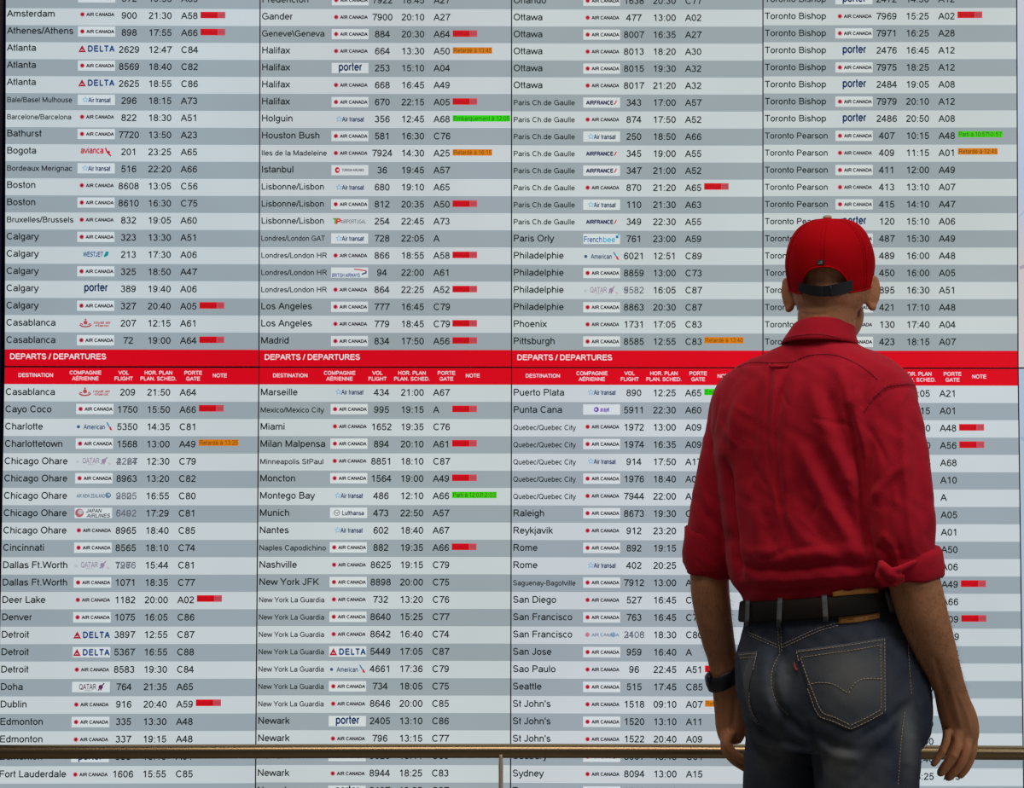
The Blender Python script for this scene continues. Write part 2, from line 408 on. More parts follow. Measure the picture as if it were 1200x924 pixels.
T3 = '''Orlando|AC|1638|20:30|C77|
Ottawa|AC|477|13:00|A02|
Ottawa|AC|8007|16:35|A27|
Ottawa|AC|8013|18:20|A30|
Ottawa|AC|8015|19:30|A32|
Ottawa|AC|8017|21:20|A32|
Paris Ch.de Gaulle|AF|343|17:00|A57|
Paris Ch.de Gaulle|AC|874|17:50|A52|
Paris Ch.de Gaulle|TS|250|18:50|A66|
Paris Ch.de Gaulle|AF|345|19:00|A55|
Paris Ch.de Gaulle|AF|347|21:00|A52|
Paris Ch.de Gaulle|AC|870|21:20|A65|R
Paris Ch.de Gaulle|TS|110|21:30|A63|
Paris Ch.de Gaulle|AF|349|22:30|A55|
Paris Orly|FB|761|23:00|A59|
Philadelphie|AA|6021|12:51|C89|
Philadelphie|AC|8859|13:00|C73|
Philadelphie|QF|9582~5532|16:05|C87|
Philadelphie|AC|8863|20:30|C87|
Phoenix|AC|1731|17:05|C83|
Pittsburgh|AC|8585|12:55|C83|O13:40'''
T4 = '''Toronto Bishop|PO|2472|14:30|A12|
Toronto Bishop|AC|7969|15:25|A02|R
Toronto Bishop|AC|7971|16:25|A28|
Toronto Bishop|PO|2476|16:45|A12|
Toronto Bishop|AC|7975|18:25|A12|
Toronto Bishop|PO|2484|19:05|A08|
Toronto Bishop|AC|7979|20:10|A12|
Toronto Bishop|PO|2486|20:50|A08|
Toronto Pearson|AC|407|10:15|A48|P10:57
Toronto Pearson|AC|409|11:15|A01|O12:45
Toronto Pearson|AC|411|12:00|A49|
Toronto Pearson|AC|413|13:10|A07|
Toronto Pearson|AC|415|14:10|A47|
Toronto Pearson|PO|120|15:10|A06|
Toronto Pearson|AC|487|15:30|A49|
Toronto Pearson|AC|489|16:00|A48|
Toronto Pearson|AC|450|16:00|A05|
Toronto Pearson|AC|895|16:30|A51|
Toronto Pearson|AC|421|17:10|A48|
Toronto Pearson|AC|130|17:40|A04|
Toronto Pearson|AC|423|18:15|A07|'''
B1 = '''Casablanca|RM|209|21:50|A64|
Cayo Coco|AC|1750|15:50|A66|R
Charlotte|AA|5350|14:35|C81|
Charlottetown|AC|1568|13:00|A49|O13:25
Chicago Ohare|QF|2227~4264|12:30|C79|
Chicago Ohare|AC|8963|13:20|C82|
Chicago Ohare|NZ|9805~2825|16:55|C80|
Chicago Ohare|JL|6402~5492|17:29|C81|
Chicago Ohare|AC|8965|18:40|C85|
Cincinnati|AC|8565|18:10|C74|
Dallas Ft.Worth|QF|7976~1266|15:44|C81|
Dallas Ft.Worth|AC|1071|18:35|C77|
Deer Lake|AC|1182|20:00|A02|R
Denver|AC|1075|16:05|C86|
Detroit|DL|3897|12:55|C87|
Detroit|DL|5367|16:55|C88|
Detroit|AC|8583|19:30|C84|
Doha|QR|764|21:35|A65|
Dublin|AC|916|20:40|A59|R
Edmonton|AC|335|13:30|A48|
Edmonton|AC|337|19:15|A48|
Edmonton|PO|333|18:10|A01|
Fort Lauderdale|AC|1606|15:55|C85|'''
B2 = '''Marseille|TS|434|21:00|A67|
Mexico/Mexico City|AC|995|19:15|A|R
Miami|AC|1652|19:35|C76|
Milan Malpensa|AC|894|20:10|A61|R
Minneapolis StPaul|AC|8851|18:10|C87|
Moncton|AC|1564|19:00|A49|R
Montego Bay|TS|486|12:10|A66|P12:03
Munich|LH|473|22:50|A57|
Nantes|TS|602|18:40|A67|
Naples Capodichino|AC|882|19:35|A66|R
Nashville|AC|8625|19:15|C79|
New York JFK|AC|8898|20:00|C75|
New York La Guardia|AC|732|13:20|C76|
New York La Guardia|AC|8640|15:25|C77|
New York La Guardia|AC|8642|16:40|C74|
New York La Guardia|DL|5449|17:05|C87|
New York La Guardia|AA|4661|17:36|C79|
New York La Guardia|AC|734|18:05|C75|
New York La Guardia|AC|8646|20:00|C85|
Newark|PO|2405|13:10|C86|
Newark|AC|796|13:15|C77|
Newark|UX|3020|15:44|C80|
Newark|AC|8944|18:25|C83|
Newark|PO|2407|19:35|C87|'''
B3 = '''Puerto Plata|TS|890|12:25|A65|G12:05
Punta Cana|AJ|5911|22:30|A60|
Quebec/Quebec City|AC|1972|13:00|A09|
Quebec/Quebec City|AC|1974|16:35|A09|
Quebec/Quebec City|TS|914|17:50|A17|
Quebec/Quebec City|AC|1976|18:40|A09|
Quebec/Quebec City|AC|7944|22:00|A27|
Raleigh|AC|8673|19:30|C77|
Reykjavik|AC|912|23:20|A53|
Rome|AC|892|19:15|A57|
Rome|TS|402|20:25|A65|
Saguenay-Bagotville|AC|7912|13:00|A27|
San Diego|AC|527|16:45|C77|
San Francisco|AC|763|16:45|C75|
San Francisco|UX|2406~3108|18:30|C80|
San Jose|AC|959|16:40|A|
Sao Paulo|AC|96|22:45|A51|R
Seattle|AC|515|17:45|C85|
St John's|AC|1518|09:10|A07|O12:45
St John's|AC|1520|13:10|A11|
St John's|AC|1522|20:40|A09|
Sudbury|AC|8007|18:45|C01|
Sydney|AC|8094|13:00|A15|
T|AC|1610|16:10|A|'''
B4 = '''|AC||20:05|A21|
|AC||10:15|A01|
|AC||12:50|A48|R
|AC||14:30|A56|R
|AC||16:55|A68|
|AC||18:15|A10|
|AC||19:15|A|
|AC||10:15|A05|
|AC||13:00|A01|
|AC||15:00|A50|
|AC||16:00|A06|
|AC||17:00|A49|R
|AC||18:00|A66|
|AC||19:00|A09|R
|AC||20:00|C59|
|AC||21:00|A04|
|AC||22:25|A|
|AC||12:10|A|
|AC||15:00|A|
|AC||16:00|A|
|AC||18:00|A|
|AC||18:40|A15|
|AC||18:25|A15|'''
FIT = {'Lisbonne/Lisbon': 74.5, 'Geneve\\Geneva': 74.5, 'Bale/Basel Mulhouse': 76.5, 'Barcelone/Barcelona': 75.5, 'Bordeaux Merignac': 77, 'Bruxelles/Brussels': 78.5, 'Iles de la Madeleine': 77.5,
       'Londres/London GAT': 75.5, 'Londres/London HR': 78, 'Mexico/Mexico City': 75, 'Minneapolis StPaul': 75, 'Naples Capodichino': 78.5,
       'New York La Guardia': 77, 'Paris Ch.de Gaulle': 73, 'Quebec/Quebec City': 74, 'Saguenay-Bagotville': 74, 'Toronto Pearson': 74, 'Toronto Bishop': 72}

QUADS = {   # corners of the printed field of each display on the wall, metres: (x, z) of top left, top right, bottom left, bottom right, and rows between
    'T1': ((-1.38337, 2.55036), (-0.68783, 2.54754), (-1.37843, 1.61718), (-0.68712, 1.61579), 20),
    'T2': ((-0.68783, 2.54825), (-0.00117, 2.54731), (-0.68712, 1.61532), (-0.00139, 1.61509), 20),
    'T3': ((-0.00117, 2.54660), (0.68526, 2.54590), (-0.00139, 1.61439), (0.68132, 1.61347), 20),
    'T4': ((0.68527, 2.55012), (1.37848, 2.55106), (0.68132, 1.61323), (1.37375, 1.61277), 20),
    'T5': ((1.37847, 2.54965), (2.07446, 2.54965), (1.37376, 1.61323), (2.07176, 1.61323), 20),
    'B1': ((-1.37878, 1.52257), (-0.68718, 1.52118), (-1.38768, 0.49102), (-0.69108, 0.49240), 22),
    'B2': ((-0.68718, 1.52165), (-0.00139, 1.52095), (-0.69109, 0.49445), (-0.00368, 0.49400), 22),
    'B3': ((-0.00139, 1.52072), (0.68092, 1.51979), (-0.00368, 0.49331), (0.68118, 0.49079), 22),
    'B4': ((0.68092, 1.51887), (1.37388, 1.51817), (0.68116, 0.48553), (1.37888, 0.48507), 22),
    'B5': ((1.37388, 1.51887), (2.07055, 1.51887), (1.37888, 0.48553), (2.07569, 0.48553), 22),
}
GAIN = {'T1': (.955, .995, 1.03), 'T2': (.98, .985, 1.0), 'T3': (1, 1.01, .99), 'T4': (.99, 1.0, .975),
        'B1': (.99, 1.01, 1.03), 'B2': (1.0, 1.01, 1.0), 'B3': (1.01, 1.01, 1.05), 'B4': (1.0, 1.02, 1.05)}
GRP = 'tall display screens of the departures wall'
def display(key, data, label):
    q = QUADS[key]; n = q[4]; p = Print(q[:4], n, GAIN.get(key, (1, 1, 1)))
    top = key[0] == 'T'
    r0, r1 = (-5.0, 21.0) if top else (-1.0, 25.0)
    if top: r1 = 20.985
    else: r0 = -0.985
    e = .7; er = .02
    a, b, c, d = [p.pt(x, r, 0) for x, r in ((0, r0), (297, r0), (0, r1), (297, r1))]
    t = empty('display_screen', ((c[0]+d[0])/2, 0.0, (c[2]+d[2])/2)); tag(t, label, 'screen', GRP)
    i = 0.0004
    V = [(a[0]+i, 0, a[2]), (b[0]-i, 0, b[2]), (d[0]-i, 0, d[2]), (c[0]+i, 0, c[2])]; V += [(x, 0.09, z) for x, _, z in V]
    V += [(V[j][0]*.8+V[(j+2) % 4][0]*.2, 0.159, V[j][2]*.8+V[(j+2) % 4][2]*.2) for j in range(4)]
    Fc = [(0, 1, 2, 3)]+[(j, j+4, (j+1) % 4+4, (j+1) % 4) for j in range(4)]+[(j+4, j+8, (j+1) % 4+8, (j+1) % 4+4) for j in range(4)]+[(11, 10, 9, 8)]
    obj('housing', V, Fc, M_bezel, t)
    X0, X1 = e, 297-e
    if key[1] == '5':
        pict(p, r0+er, r1-er, top, X0, X1, t); return t
    p.rect(X0, X1, r0+er, r1-er, DARK if top else DARK, 0); scr = p.build('lit_panel', t)
    rows = data.split('\n')
    first = -1 if top else 0
    for k in range(int(r0) if top else 0, int(r1) if top is False else 20):
        even = (k % 2 == 0); j = k-first
        ra = max(k, r0+er); rb = min(k+1, r1-er)
        p.rect(X0, X1, ra, rb, LIGHT if even else DARK, 1)
        if 0 <= j < len(rows):
            nm, al, no, tm, gt, st = rows[j].split('|')
            if key == 'T1': bn = .5+.13*k/19; bd = .60+.06*k/19; lg = .05+.11*k/19; sb = .17+.06*k/19
            elif key in ('T2',): bn, bd, lg, sb = .625, .67, .18, .25
            elif top: bn, bd, lg, sb = .64, .67, .18, .21
            else: bn, bd, lg, sb = .63, .65, .13+.05*k/22, (.19 if key == 'B1' else .22)
            size = 11.0
            if nm:
                w = FIT.get(nm); w0 = text_width(nm, size)
                if w: size = max(8.6, size*w/w0)
                p.text(nm, 2.0, k+bn, size, INK, fit=w, layer=3, hs=60)
            nos = no.split('~')
            if len(nos) == 2:
                p.text(nos[0], 144.5, k+bd, 11, GREY, align='c', layer=3, hs=52); p.text(nos[1], 144.5, k+bd, 11, GREY, align='c', layer=3, hs=52)
            elif no: p.text(no, 144.5, k+bd, 11, INK, align='c', layer=3, hs=60)
            p.text(tm, 180.6, k+bd, 11, INK, align='c', layer=3, hs=60); p.text(gt, 205.0, k+bd, 11, INK, layer=3, hs=60)
            logo(p, al, 84.7, k+lg, not even)
            if st: status(p, st, k+sb, 0)
        o = p.build('flight_row', scr)
    if top:
        p.rect(X0, X1, 20, r1-er, RED, 1); p.text('DEPARTS / DEPARTURES', 6.4, 20.57, 9.1, srgb(236, 224, 228), layer=3, hs=60)
        o = p.build('title_bar', scr); o['label'] = 'red title bar'
    else:
        p.rect(X0, X1, r0+er, 0, RED, 1); W = srgb(232, 205, 214)
        for s, x, r in (('DESTINATION', 37, -.42), ('COMPAGNIE', 95, -.57), ('A\u00c9RIENNE', 95, -.23), ('VOL', 139.5, -.57), ('FLIGHT', 139.5, -.23),
                        ('HOR. PLAN', 180, -.57), ('PLAN. SCHED.', 180, -.23), ('PORTE', 220.5, -.57), ('GATE', 220.5, -.23), ('NOTE', 251.5, -.42)):
            p.text(s, x, r, 6.1, W, bold=True, align='c', layer=3, hs=66)
        o = p.build('heading_bar', scr); o['label'] = 'red heading bar with column titles'
    return t
def pict(p, r0, r1, top, X0, X1, t):
    """soft picture on the neighbouring display: pale sky above a curved line"""
    n = 40
    for i in range(n):
        a = r0+(r1-r0)*i/n; b = r0+(r1-r0)*(i+1)/n; m = (a+b)/2
        if top:
            if m < 10: k = (m+5)/15; c = [srgb(200, 202, 206)[j]*(1-k)+srgb(176, 190, 212)[j]*k for j in range(3)]
            else: k = min(1, (m-10)/5); c = [srgb(176, 190, 212)[j]*(1-k)+srgb(198, 194, 196)[j]*k for j in range(3)]
        else: k = min(1, (m+1)/24); c = [srgb(166, 184, 204)[j]*(1-k)+srgb(186, 196, 206)[j]*k for j in range(3)]
        p.rect(X0, X1, a, b, c, 0)
    if top: p.line([(2, 15.2), (60, 14.0), (150, 10.5), (230, 5), (293, -2)], 4, srgb(168, 158, 170), 1); p.line([(2, 12.2), (60, 9.0), (140, 2), (200, -4)], 1.0, srgb(160, 172, 196), 1)
    else: p.line([(2, 3), (120, 7), (290, 20)], 3, srgb(150, 170, 196), 1)
    p.build('lit_panel', t)

NM = (('T1', T1, 'upper far left display screen, listing flights Amsterdam to Casablanca'),
      ('T2', T2, 'upper display screen second from left, listing flights Gander to Madrid'),
      ('T3', T3, 'upper middle display screen, listing flights Ottawa to Pittsburgh'),
      ('T4', T4, 'upper display screen behind the red cap, listing Toronto flights'),
      ('T5', '', 'upper display screen at right edge showing a pale sky picture'),
      ('B1', B1, 'lower far left display screen, listing flights Casablanca to Fort Lauderdale'),
      ('B2', B2, 'lower display screen second from left, listing flights Marseille to Newark'),
      ('B3', B3, 'lower middle display screen, listing flights Puerto Plata to Sydney'),
      ('B4', B4, 'lower display screen mostly hidden behind the man in red shirt'),
      ('B5', '', 'lower display screen at right edge showing plain pale blue'))
for k, d, l in NM: display(k, d, l)

# dark perforated speaker-like frame at the left end of the wall
def mesh_holes(m, b, tc):
    N = m.node_tree.nodes; L = m.node_tree.links
    v = N.new('ShaderNodeTexVoronoi'); v.inputs['Scale'].default_value = 170; v.inputs['Randomness'].default_value = 0.0
    r = N.new('ShaderNodeValToRGB'); r.color_ramp.elements[0].color = (0.10, 0.07, 0.06, 1); r.color_ramp.elements[0].position = .25
    r.color_ramp.elements[1].color = (0.008, 0.008, 0.01, 1); r.color_ramp.elements[1].position = .5
    L.new(tc.outputs['Object'], v.inputs['Vector']); L.new(v.outputs['Distance'], r.inputs[0]); L.new(r.outputs[0], b.inputs['Base Color'])
M_mesh = mat('perforated_metal', (0.02, 0.02, 0.02, 1), 0.6, extra=mesh_holes)
t = empty('side_frame', (-1.45, 0.0, 0.0)); tag(t, 'dark perforated metal frame at left end of the display wall', 'frame')
v, f = box(-1.60, -1.3925, 0.012, 0.1595, 0.0, 2.85); obj('frame_panel', v, f, M_mesh, t)
v, f = box(-1.3925, -1.3895, 0.0, 0.1595, 0.0, 2.85); obj('edge_strip', v, f, mat('blue_black_strip', (0.01, 0.01, 0.05, 1), 0.4), t)

# support plinth under the screens
v, f = box(-1.385, 2.08, 0.03, 0.1595, 0.0, 0.335); tag(obj('trim_1', v, f, M_wall), kind='structure')

# ---------------------------------------------------------------- generic solids
def tube(pts, rad, n=10, cap=True):
    """round tube along points, rad = number or list"""
    pts = [Vector(p) for p in pts]; N = len(pts)
    if not isinstance(rad, (list, tuple)): rad = [rad]*N
    V, Fc = [], []
    up = Vector((0, 0, 1))
    d0 = (pts[1]-pts[0]).normalized()
    if abs(d0.dot(up)) > .9: up = Vector((1, 0, 0))
    u = d0.cross(up).normalized()
    for i in range(N):
        d = (pts[min(i+1, N-1)]-pts[max(i-1, 0)]).normalized()
        u = (u-d*u.dot(d)).normalized(); w = d.cross(u)
        for k in range(n):
            a = 2*math.pi*k/n; V.append(pts[i]+(u*math.cos(a)+w*math.sin(a))*rad[i])
    for i in range(N-1):
        for k in range(n): Fc.append((i*n+k, i*n+(k+1) % n, (i+1)*n+(k+1) % n, (i+1)*n+k))
    if cap: Fc.append(tuple(range(n-1, -1, -1))); Fc.append(tuple((N-1)*n+k for k in range(n)))
    return V, Fc
def merge(*ms):
    V, Fc = [], []
    for v, f in ms:
        b = len(V); V += [Vector(x) for x in v]; Fc += [tuple(i+b for i in q) for q in f]
    return V, Fc
def loft(rings, cap=True):
    n = len(rings[0]); V = [p for r in rings for p in r]; Fc = []
    for i in range(len(rings)-1):
        for k in range(n): Fc.append((i*n+k, i*n+(k+1) % n, (i+1)*n+(k+1) % n, (i+1)*n+k))
    if cap: Fc.append(tuple(range(n-1, -1, -1))); Fc.append(tuple((len(rings)-1)*n+k for k in range(n)))
    return V, Fc
def ellipsoid(c, r, rot=None, nu=20, nv=12):
    V, Fc = [], []; c = Vector(c)
    rings = []
    for j in range(1, nv):
        t = math.pi*j/nv
        ring = []
        for i in range(nu):
            a = 2*math.pi*i/nu
            p = Vector((r[0]*math.sin(t)*math.cos(a), r[1]*math.sin(t)*math.sin(a), r[2]*math.cos(t)))
            if rot is not None: p = rot @ p
            ring.append(c+p)
        rings.append(ring)
    V, Fc = loft(rings, False)
    tp = Vector((0, 0, r[2])); bt = Vector((0, 0, -r[2]))
    if rot is not None: tp = rot @ tp; bt = rot @ bt
    b = len(V); V += [c+tp, c+bt]; n = len(rings)-1
    for i in range(nu): Fc.append((b, (i+1) % nu, i)); Fc.append((b+1, n*nu+i, n*nu+(i+1) % nu))
    return V, Fc
def smooth_interp(tab, step):
    """catmull-rom resampling of rows whose first entry is the parameter"""
    out = []; n = len(tab)
    t = tab[0][0]; end = tab[-1][0]; s = 1 if end > t else -1
    m = max(2, int(abs(end-t)/step)); 
    for k in range(m+1):
        x = t+(end-t)*k/m
        i = 0
        while i < n-2 and (x-tab[i+1][0])*s > 0: i += 1
        a, b = tab[i], tab[i+1]; p = tab[max(0, i-1)]; q = tab[min(n-1, i+2)]
        u = (x-a[0])/(b[0]-a[0]); row = [x]
        for j in range(1, len(a)):
            ma = (b[j]-p[j])/(b[0]-p[0])*(b[0]-a[0]) if i > 0 else (b[j]-a[j])
            mb = (q[j]-a[j])/(q[0]-a[0])*(b[0]-a[0]) if i < n-2 else (b[j]-a[j])
            row.append((2*u**3-3*u*u+1)*a[j]+(u**3-2*u*u+u)*ma+(-2*u**3+3*u*u)*b[j]+(u**3-u*u)*mb)
        out.append(row)
    return out
def pipe_rows(rows, n=28, flat=1.0):
    """limb through rows (px, py, Y, half width px[, depth ratio]); rings across the path"""
    P = [at(r[0], r[1], r[2]) for r in rows]; R = [r[3]/scale_at(r[2]) for r in rows]
    rings = []; N = len(P)
    for i in range(N):
        d = (P[min(i+1, N-1)]-P[max(i-1, 0)]).normalized()
        u = Vector((0, 1, 0)).cross(d).normalized(); w = d.cross(u)
        k = rows[i][4] if len(rows[i]) > 4 else flat
        rings.append([P[i]+u*R[i]*math.cos(2*math.pi*j/n)+w*R[i]*k*math.sin(2*math.pi*j/n) for j in range(n)])
    return loft(rings)
def resample(rows, k=4):
    t = [[i]+list(r) for i, r in enumerate(rows)]
    return [r[1:] for r in smooth_interp(t, 1.0/k)]
def remesh(name, parts, voxel, m, parent, smooth=4, factor=0.5):
    """join closed solids into one continuous skin"""
    V, Fc = merge(*parts)
    me = bpy.data.meshes.new(name); me.from_pydata([tuple(v) for v in V], [], Fc); me.update()
    bm = bmesh.new(); bm.from_mesh(me); bmesh.ops.recalc_face_normals(bm, faces=bm.faces); bm.to_mesh(me); bm.free()
    o = bpy.data.objects.new(name, me); C.objects.link(o)
    md = o.modifiers.new('r', 'REMESH'); md.mode = 'VOXEL'; md.voxel_size = voxel
    ms = o.modifiers.new('s', 'SMOOTH'); ms.iterations = smooth; ms.factor = factor
    dg = bpy.context.evaluated_depsgraph_get(); dg.update()
    nm = bpy.data.meshes.new_from_object(o.evaluated_get(dg))
    o.modifiers.clear(); o.data = nm; bpy.data.meshes.remove(me); nm.name = name
    nm.materials.clear(); nm.materials.append(m)
    nm.polygons.foreach_set('use_smooth', [True]*len(nm.polygons))
    if parent is not None: put(o, parent)
    return o

# ---------------------------------------------------------------- the rail
RY = -0.35
def brushed(m, b, tc):
    N = m.node_tree.nodes; L = m.node_tree.links
    mp = N.new('ShaderNodeMapping'); mp.inputs['Scale'].default_value = (2, 60, 60); n = N.new('ShaderNodeTexNoise'); n.inputs['Scale'].default_value = 3
    L.new(tc.outputs['Object'], mp.inputs['Vector']); L.new(mp.outputs[0], n.inputs['Vector'])
    r = N.new('ShaderNodeMapRange'); r.inputs[3].default_value = .26; r.inputs[4].default_value = .32; L.new(n.outputs['Fac'], r.inputs[0]); L.new(r.outputs[0], b.inputs['Roughness'])
M_rail = mat('bronze_steel', (0.36, 0.25, 0.135, 1), 0.28, 1.0, extra=brushed)
M_post = mat('brushed_post_steel', (0.62, 0.50, 0.38, 1), 0.5, 0.35)
t = empty('guard_rail', (-0.027, RY, 0)); tag(t, 'bronze-toned steel guard rail in front of the display wall', 'rail')
pts = []
for i in range(61):
    X = -2.4+4.8*i/60; px = 600+X*scale_at(RY)
    py = 882.0+0.2*(px/1200)-1.6*math.exp(-((px-600)/450)**2)+(0.9 if px > 900 else 0)*min(1, (px-900)/300)
    pts.append(at(px, py, RY))
v, f = tube(pts, 0.0176, 24); obj('rail_bar', v, f, M_rail, t, True)
for px in (587, 587-700, 587+700):
    p0 = at(px, 881.5, RY); pm = M_post
    prof = [(0.0, 0.0045), (0.006, 0.0047), (0.016, 0.0052), (0.03, 0.0058), (0.06, 0.0056), (0.3, 0.0056), (p0.z-0.008, 0.0056)]
    V, Fc = loft([[Vector((p0.x+r*math.cos(2*math.pi*k/12), RY-.0135+r*1.6*math.sin(2*math.pi*k/12), p0.z-.004-h)) for k in range(12)] for h, r in prof])
    post = obj('post', V, Fc, pm, t, True)
    v2, f2 = tube([(p0.x, RY-.0135, .006), (p0.x, RY-.0135, 0.0)], .035, 20); obj('foot_plate', v2, f2, M_rail, post, False)
# ---------------------------------------------------------------- the man
import numpy as np
YM = -1.364
def cloth(col, wv=900, strength=.25, vary=(9, .10)):
    return dict(rough=.85, spec=.12, bump=(wv, strength, 2, .0006), vary=vary)
M_shirt = mat('red_cotton', (0.46, 0.009, 0.024, 1), .85, spec=.10, bump=(260, .35, 4, .0012), vary=(14, .10))
M_shirt.node_tree.nodes['Principled BSDF'].inputs['Sheen Weight'].default_value = .15
M_shirt.node_tree.nodes['Principled BSDF'].inputs['Sheen Tint'].default_value = (1, .5, .5, 1)
M_cap = mat('red_cap_twill', (0.46, 0.002, 0.006, 1), .9, spec=.06, bump=(420, .3, 2, .0008), vary=(20, .06))
def skin_extra(m, b, tc):
    b.inputs['Subsurface Weight'].default_value = .08; b.inputs['Subsurface Radius'].default_value = (.012, .005, .003); b.inputs['Subsurface Scale'].default_value = .6
M_skin = mat('sun_browned_skin', (0.55, 0.235, 0.108, 1), .6, spec=.28, bump=(180, .35, 5, .0015), vary=(26, .22), extra=skin_extra)
M_hair = mat('dark_hair', (0.035, 0.026, 0.02, 1), .6)
M_stub = mat('grey_stubble', (0.20, 0.16, 0.13, 1), .7)
M_black = mat('black_webbing', (0.012, 0.013, 0.018, 1), .7, bump=(300, .4, 2, .0006))
M_belt = mat('dark_leather', (0.010, 0.007, 0.005, 1), .65, spec=.2, bump=(90, .3, 5, .0008))
M_patch = mat('tan_leather', (0.50, 0.20, 0.035, 1), .6, bump=(120, .2, 3, .0005), vary=(40, .15))
M_thread = mat('tan_thread', (0.40, 0.32, 0.23, 1), .8, vary=(300, .4))
M_rubber = mat('black_rubber', (0.008, 0.009, 0.013, 1), .45)
M_sole = mat('white_rubber', (0.5, 0.5, 0.48, 1), .6)
def denim_extra(m, b, tc):
    N = m.node_tree.nodes; L = m.node_tree.links
    a = N.new('ShaderNodeVertexColor'); a.layer_name = 'wear'
    n1 = N.new('ShaderNodeTexNoise'); n1.inputs['Scale'].default_value = 38; n1.inputs['Detail'].default_value = 6
    n2 = N.new('ShaderNodeTexNoise'); n2.inputs['Scale'].default_value = 700
    L.new(tc.outputs['Object'], n1.inputs['Vector']); L.new(tc.outputs['Object'], n2.inputs['Vector'])
    m1 = N.new('ShaderNodeMath'); m1.operation = 'MULTIPLY_ADD'; m1.inputs[1].default_value = .28
    L.new(n1.outputs['Fac'], m1.inputs[0])
    sub = N.new('ShaderNodeMath'); sub.operation = 'SUBTRACT'; sub.inputs[1].default_value = .22; L.new(a.outputs['Color'], sub.inputs[0]); L.new(sub.outputs[0], m1.inputs[2])
    m2 = N.new('ShaderNodeMath'); m2.operation = 'MULTIPLY_ADD'; m2.inputs[1].default_value = .16; L.new(n2.outputs['Fac'], m2.inputs[0]); L.new(m1.outputs[0], m2.inputs[2])
    r = N.new('ShaderNodeValToRGB'); e = r.color_ramp.elements
    e[0].position = 0.0; e[0].color = (0.010, 0.019, 0.045, 1); e[1].position = .92; e[1].color = (0.15, 0.152, 0.15, 1)
    L.new(m2.outputs[0], r.inputs[0]); L.new(r.outputs[0], b.inputs['Base Color'])
M_denim = mat('worn_denim', (0.05, 0.06, 0.09, 1), .85, spec=.15, bump=(500, .35, 2, .0008), extra=denim_extra)

man = empty('person', (0.60, YM, 0))
tag(man, 'man seen from behind in red cap, red shirt and blue jeans, reading the screens', 'person')
YAW = math.radians(38)
RT = Vector((math.cos(YAW), -math.sin(YAW), 0)); FW = Vector((math.sin(YAW), math.cos(YAW), 0))
def body_rings(tab, step, Y=YM, tilt=lambda p: 0.0, n=96, grow=0.0, sq=2.25, shrink=1.0):
    """horizontal slices through the trunk: (py, left, right, half depth)"""
    out = []
    for py, xl, xr, b in smooth_interp(tab, step):
        c = at((xl+xr)/2, py, Y); w = (xr-xl)/2/scale_at(Y)*shrink+grow; b = b*shrink+grow
        a2 = w*w-(b*math.sin(YAW))**2; a = math.sqrt(max(a2, (.55*w)**2))/math.cos(YAW)
        k = tilt(py); ring = []
        for i in range(n):
            t = 2*math.pi*i/n; ct, st = math.cos(t), math.sin(t)
            e = 2/sq; x = math.copysign(abs(ct)**e, ct); y = math.copysign(abs(st)**e, st)
            p = c+RT*(a*x)+FW*(b*y); p.z += k*(p.x-c.x)-(k*.5)*(FW.x*(p.x-c.x)+FW.y*(p.y-c.y)); ring.append(p)
        out.append(ring)
    return out
TORSO = [(392, 932, 999, .064), (398, 928, 1001, .067), (405, 919, 1006, .0715), (412, 902, 1016, .076), (422, 880, 1032, .078), (434, 862, 1046, .09), (450, 850, 1056, .10), (470, 843, 1060, .108),
         (500, 842, 1060, .115), (540, 846, 1058, .118), (580, 850, 1058, .12), (620, 855, 1058, .124), (646, 858, 1060, .128), (664, 860, 1060, .128),
         (678, 866, 1056, .12), (688, 874, 1050, .113), (698, 878, 1046, .108), (716, 880, 1044, .106)]
st = lambda p: .15*min(1, max(0, (p-600)/90))
def limb(rows, k=4, n=28): return pipe_rows(resample(rows, k), n)
r_sleeve = [(985, 446, -1.40, 20), (1010, 450, -1.43, 27), (1032, 462, -1.455, 34), (1041, 482, -1.47, 36), (1046, 510, -1.48, 37.5), (1050, 545, -1.49, 39), (1053, 580, -1.495, 40),
            (1055, 615, -1.50, 40.5), (1057, 640, -1.50, 38.5), (1060, 660, -1.50, 35), (1062, 672, -1.50, 33)]
l_sleeve = [(905, 448, -1.32, 20), (885, 452, -1.29, 25), (867, 462, -1.265, 28), (860, 482, -1.25, 29.5), (857, 505, -1.25, 30), (851.5, 536, -1.25, 31.2), (845, 574, -1.245, 32),
            (839.5, 608, -1.24, 32.5), (836, 640, -1.235, 32), (834, 660, -1.23, 30.5), (833, 672, -1.23, 28)]
shoulder_l = ellipsoid(at(857, 457, -1.27), (.030, .05, .028)); shoulder_r = ellipsoid(at(1040, 462, -1.44), (.045, .05, .045))
torso = loft(body_rings(TORSO, 8, tilt=st))
blade_r = ellipsoid(at(985, 500, -1.44), (.075, .05, .09)); blade_l = ellipsoid(at(892, 505, -1.36), (.065, .045, .11))
shirt = remesh('shirt', [torso, limb(r_sleeve), limb(l_sleeve), shoulder_l, shoulder_r, blade_r, blade_l], .0042, M_shirt, man, 5)

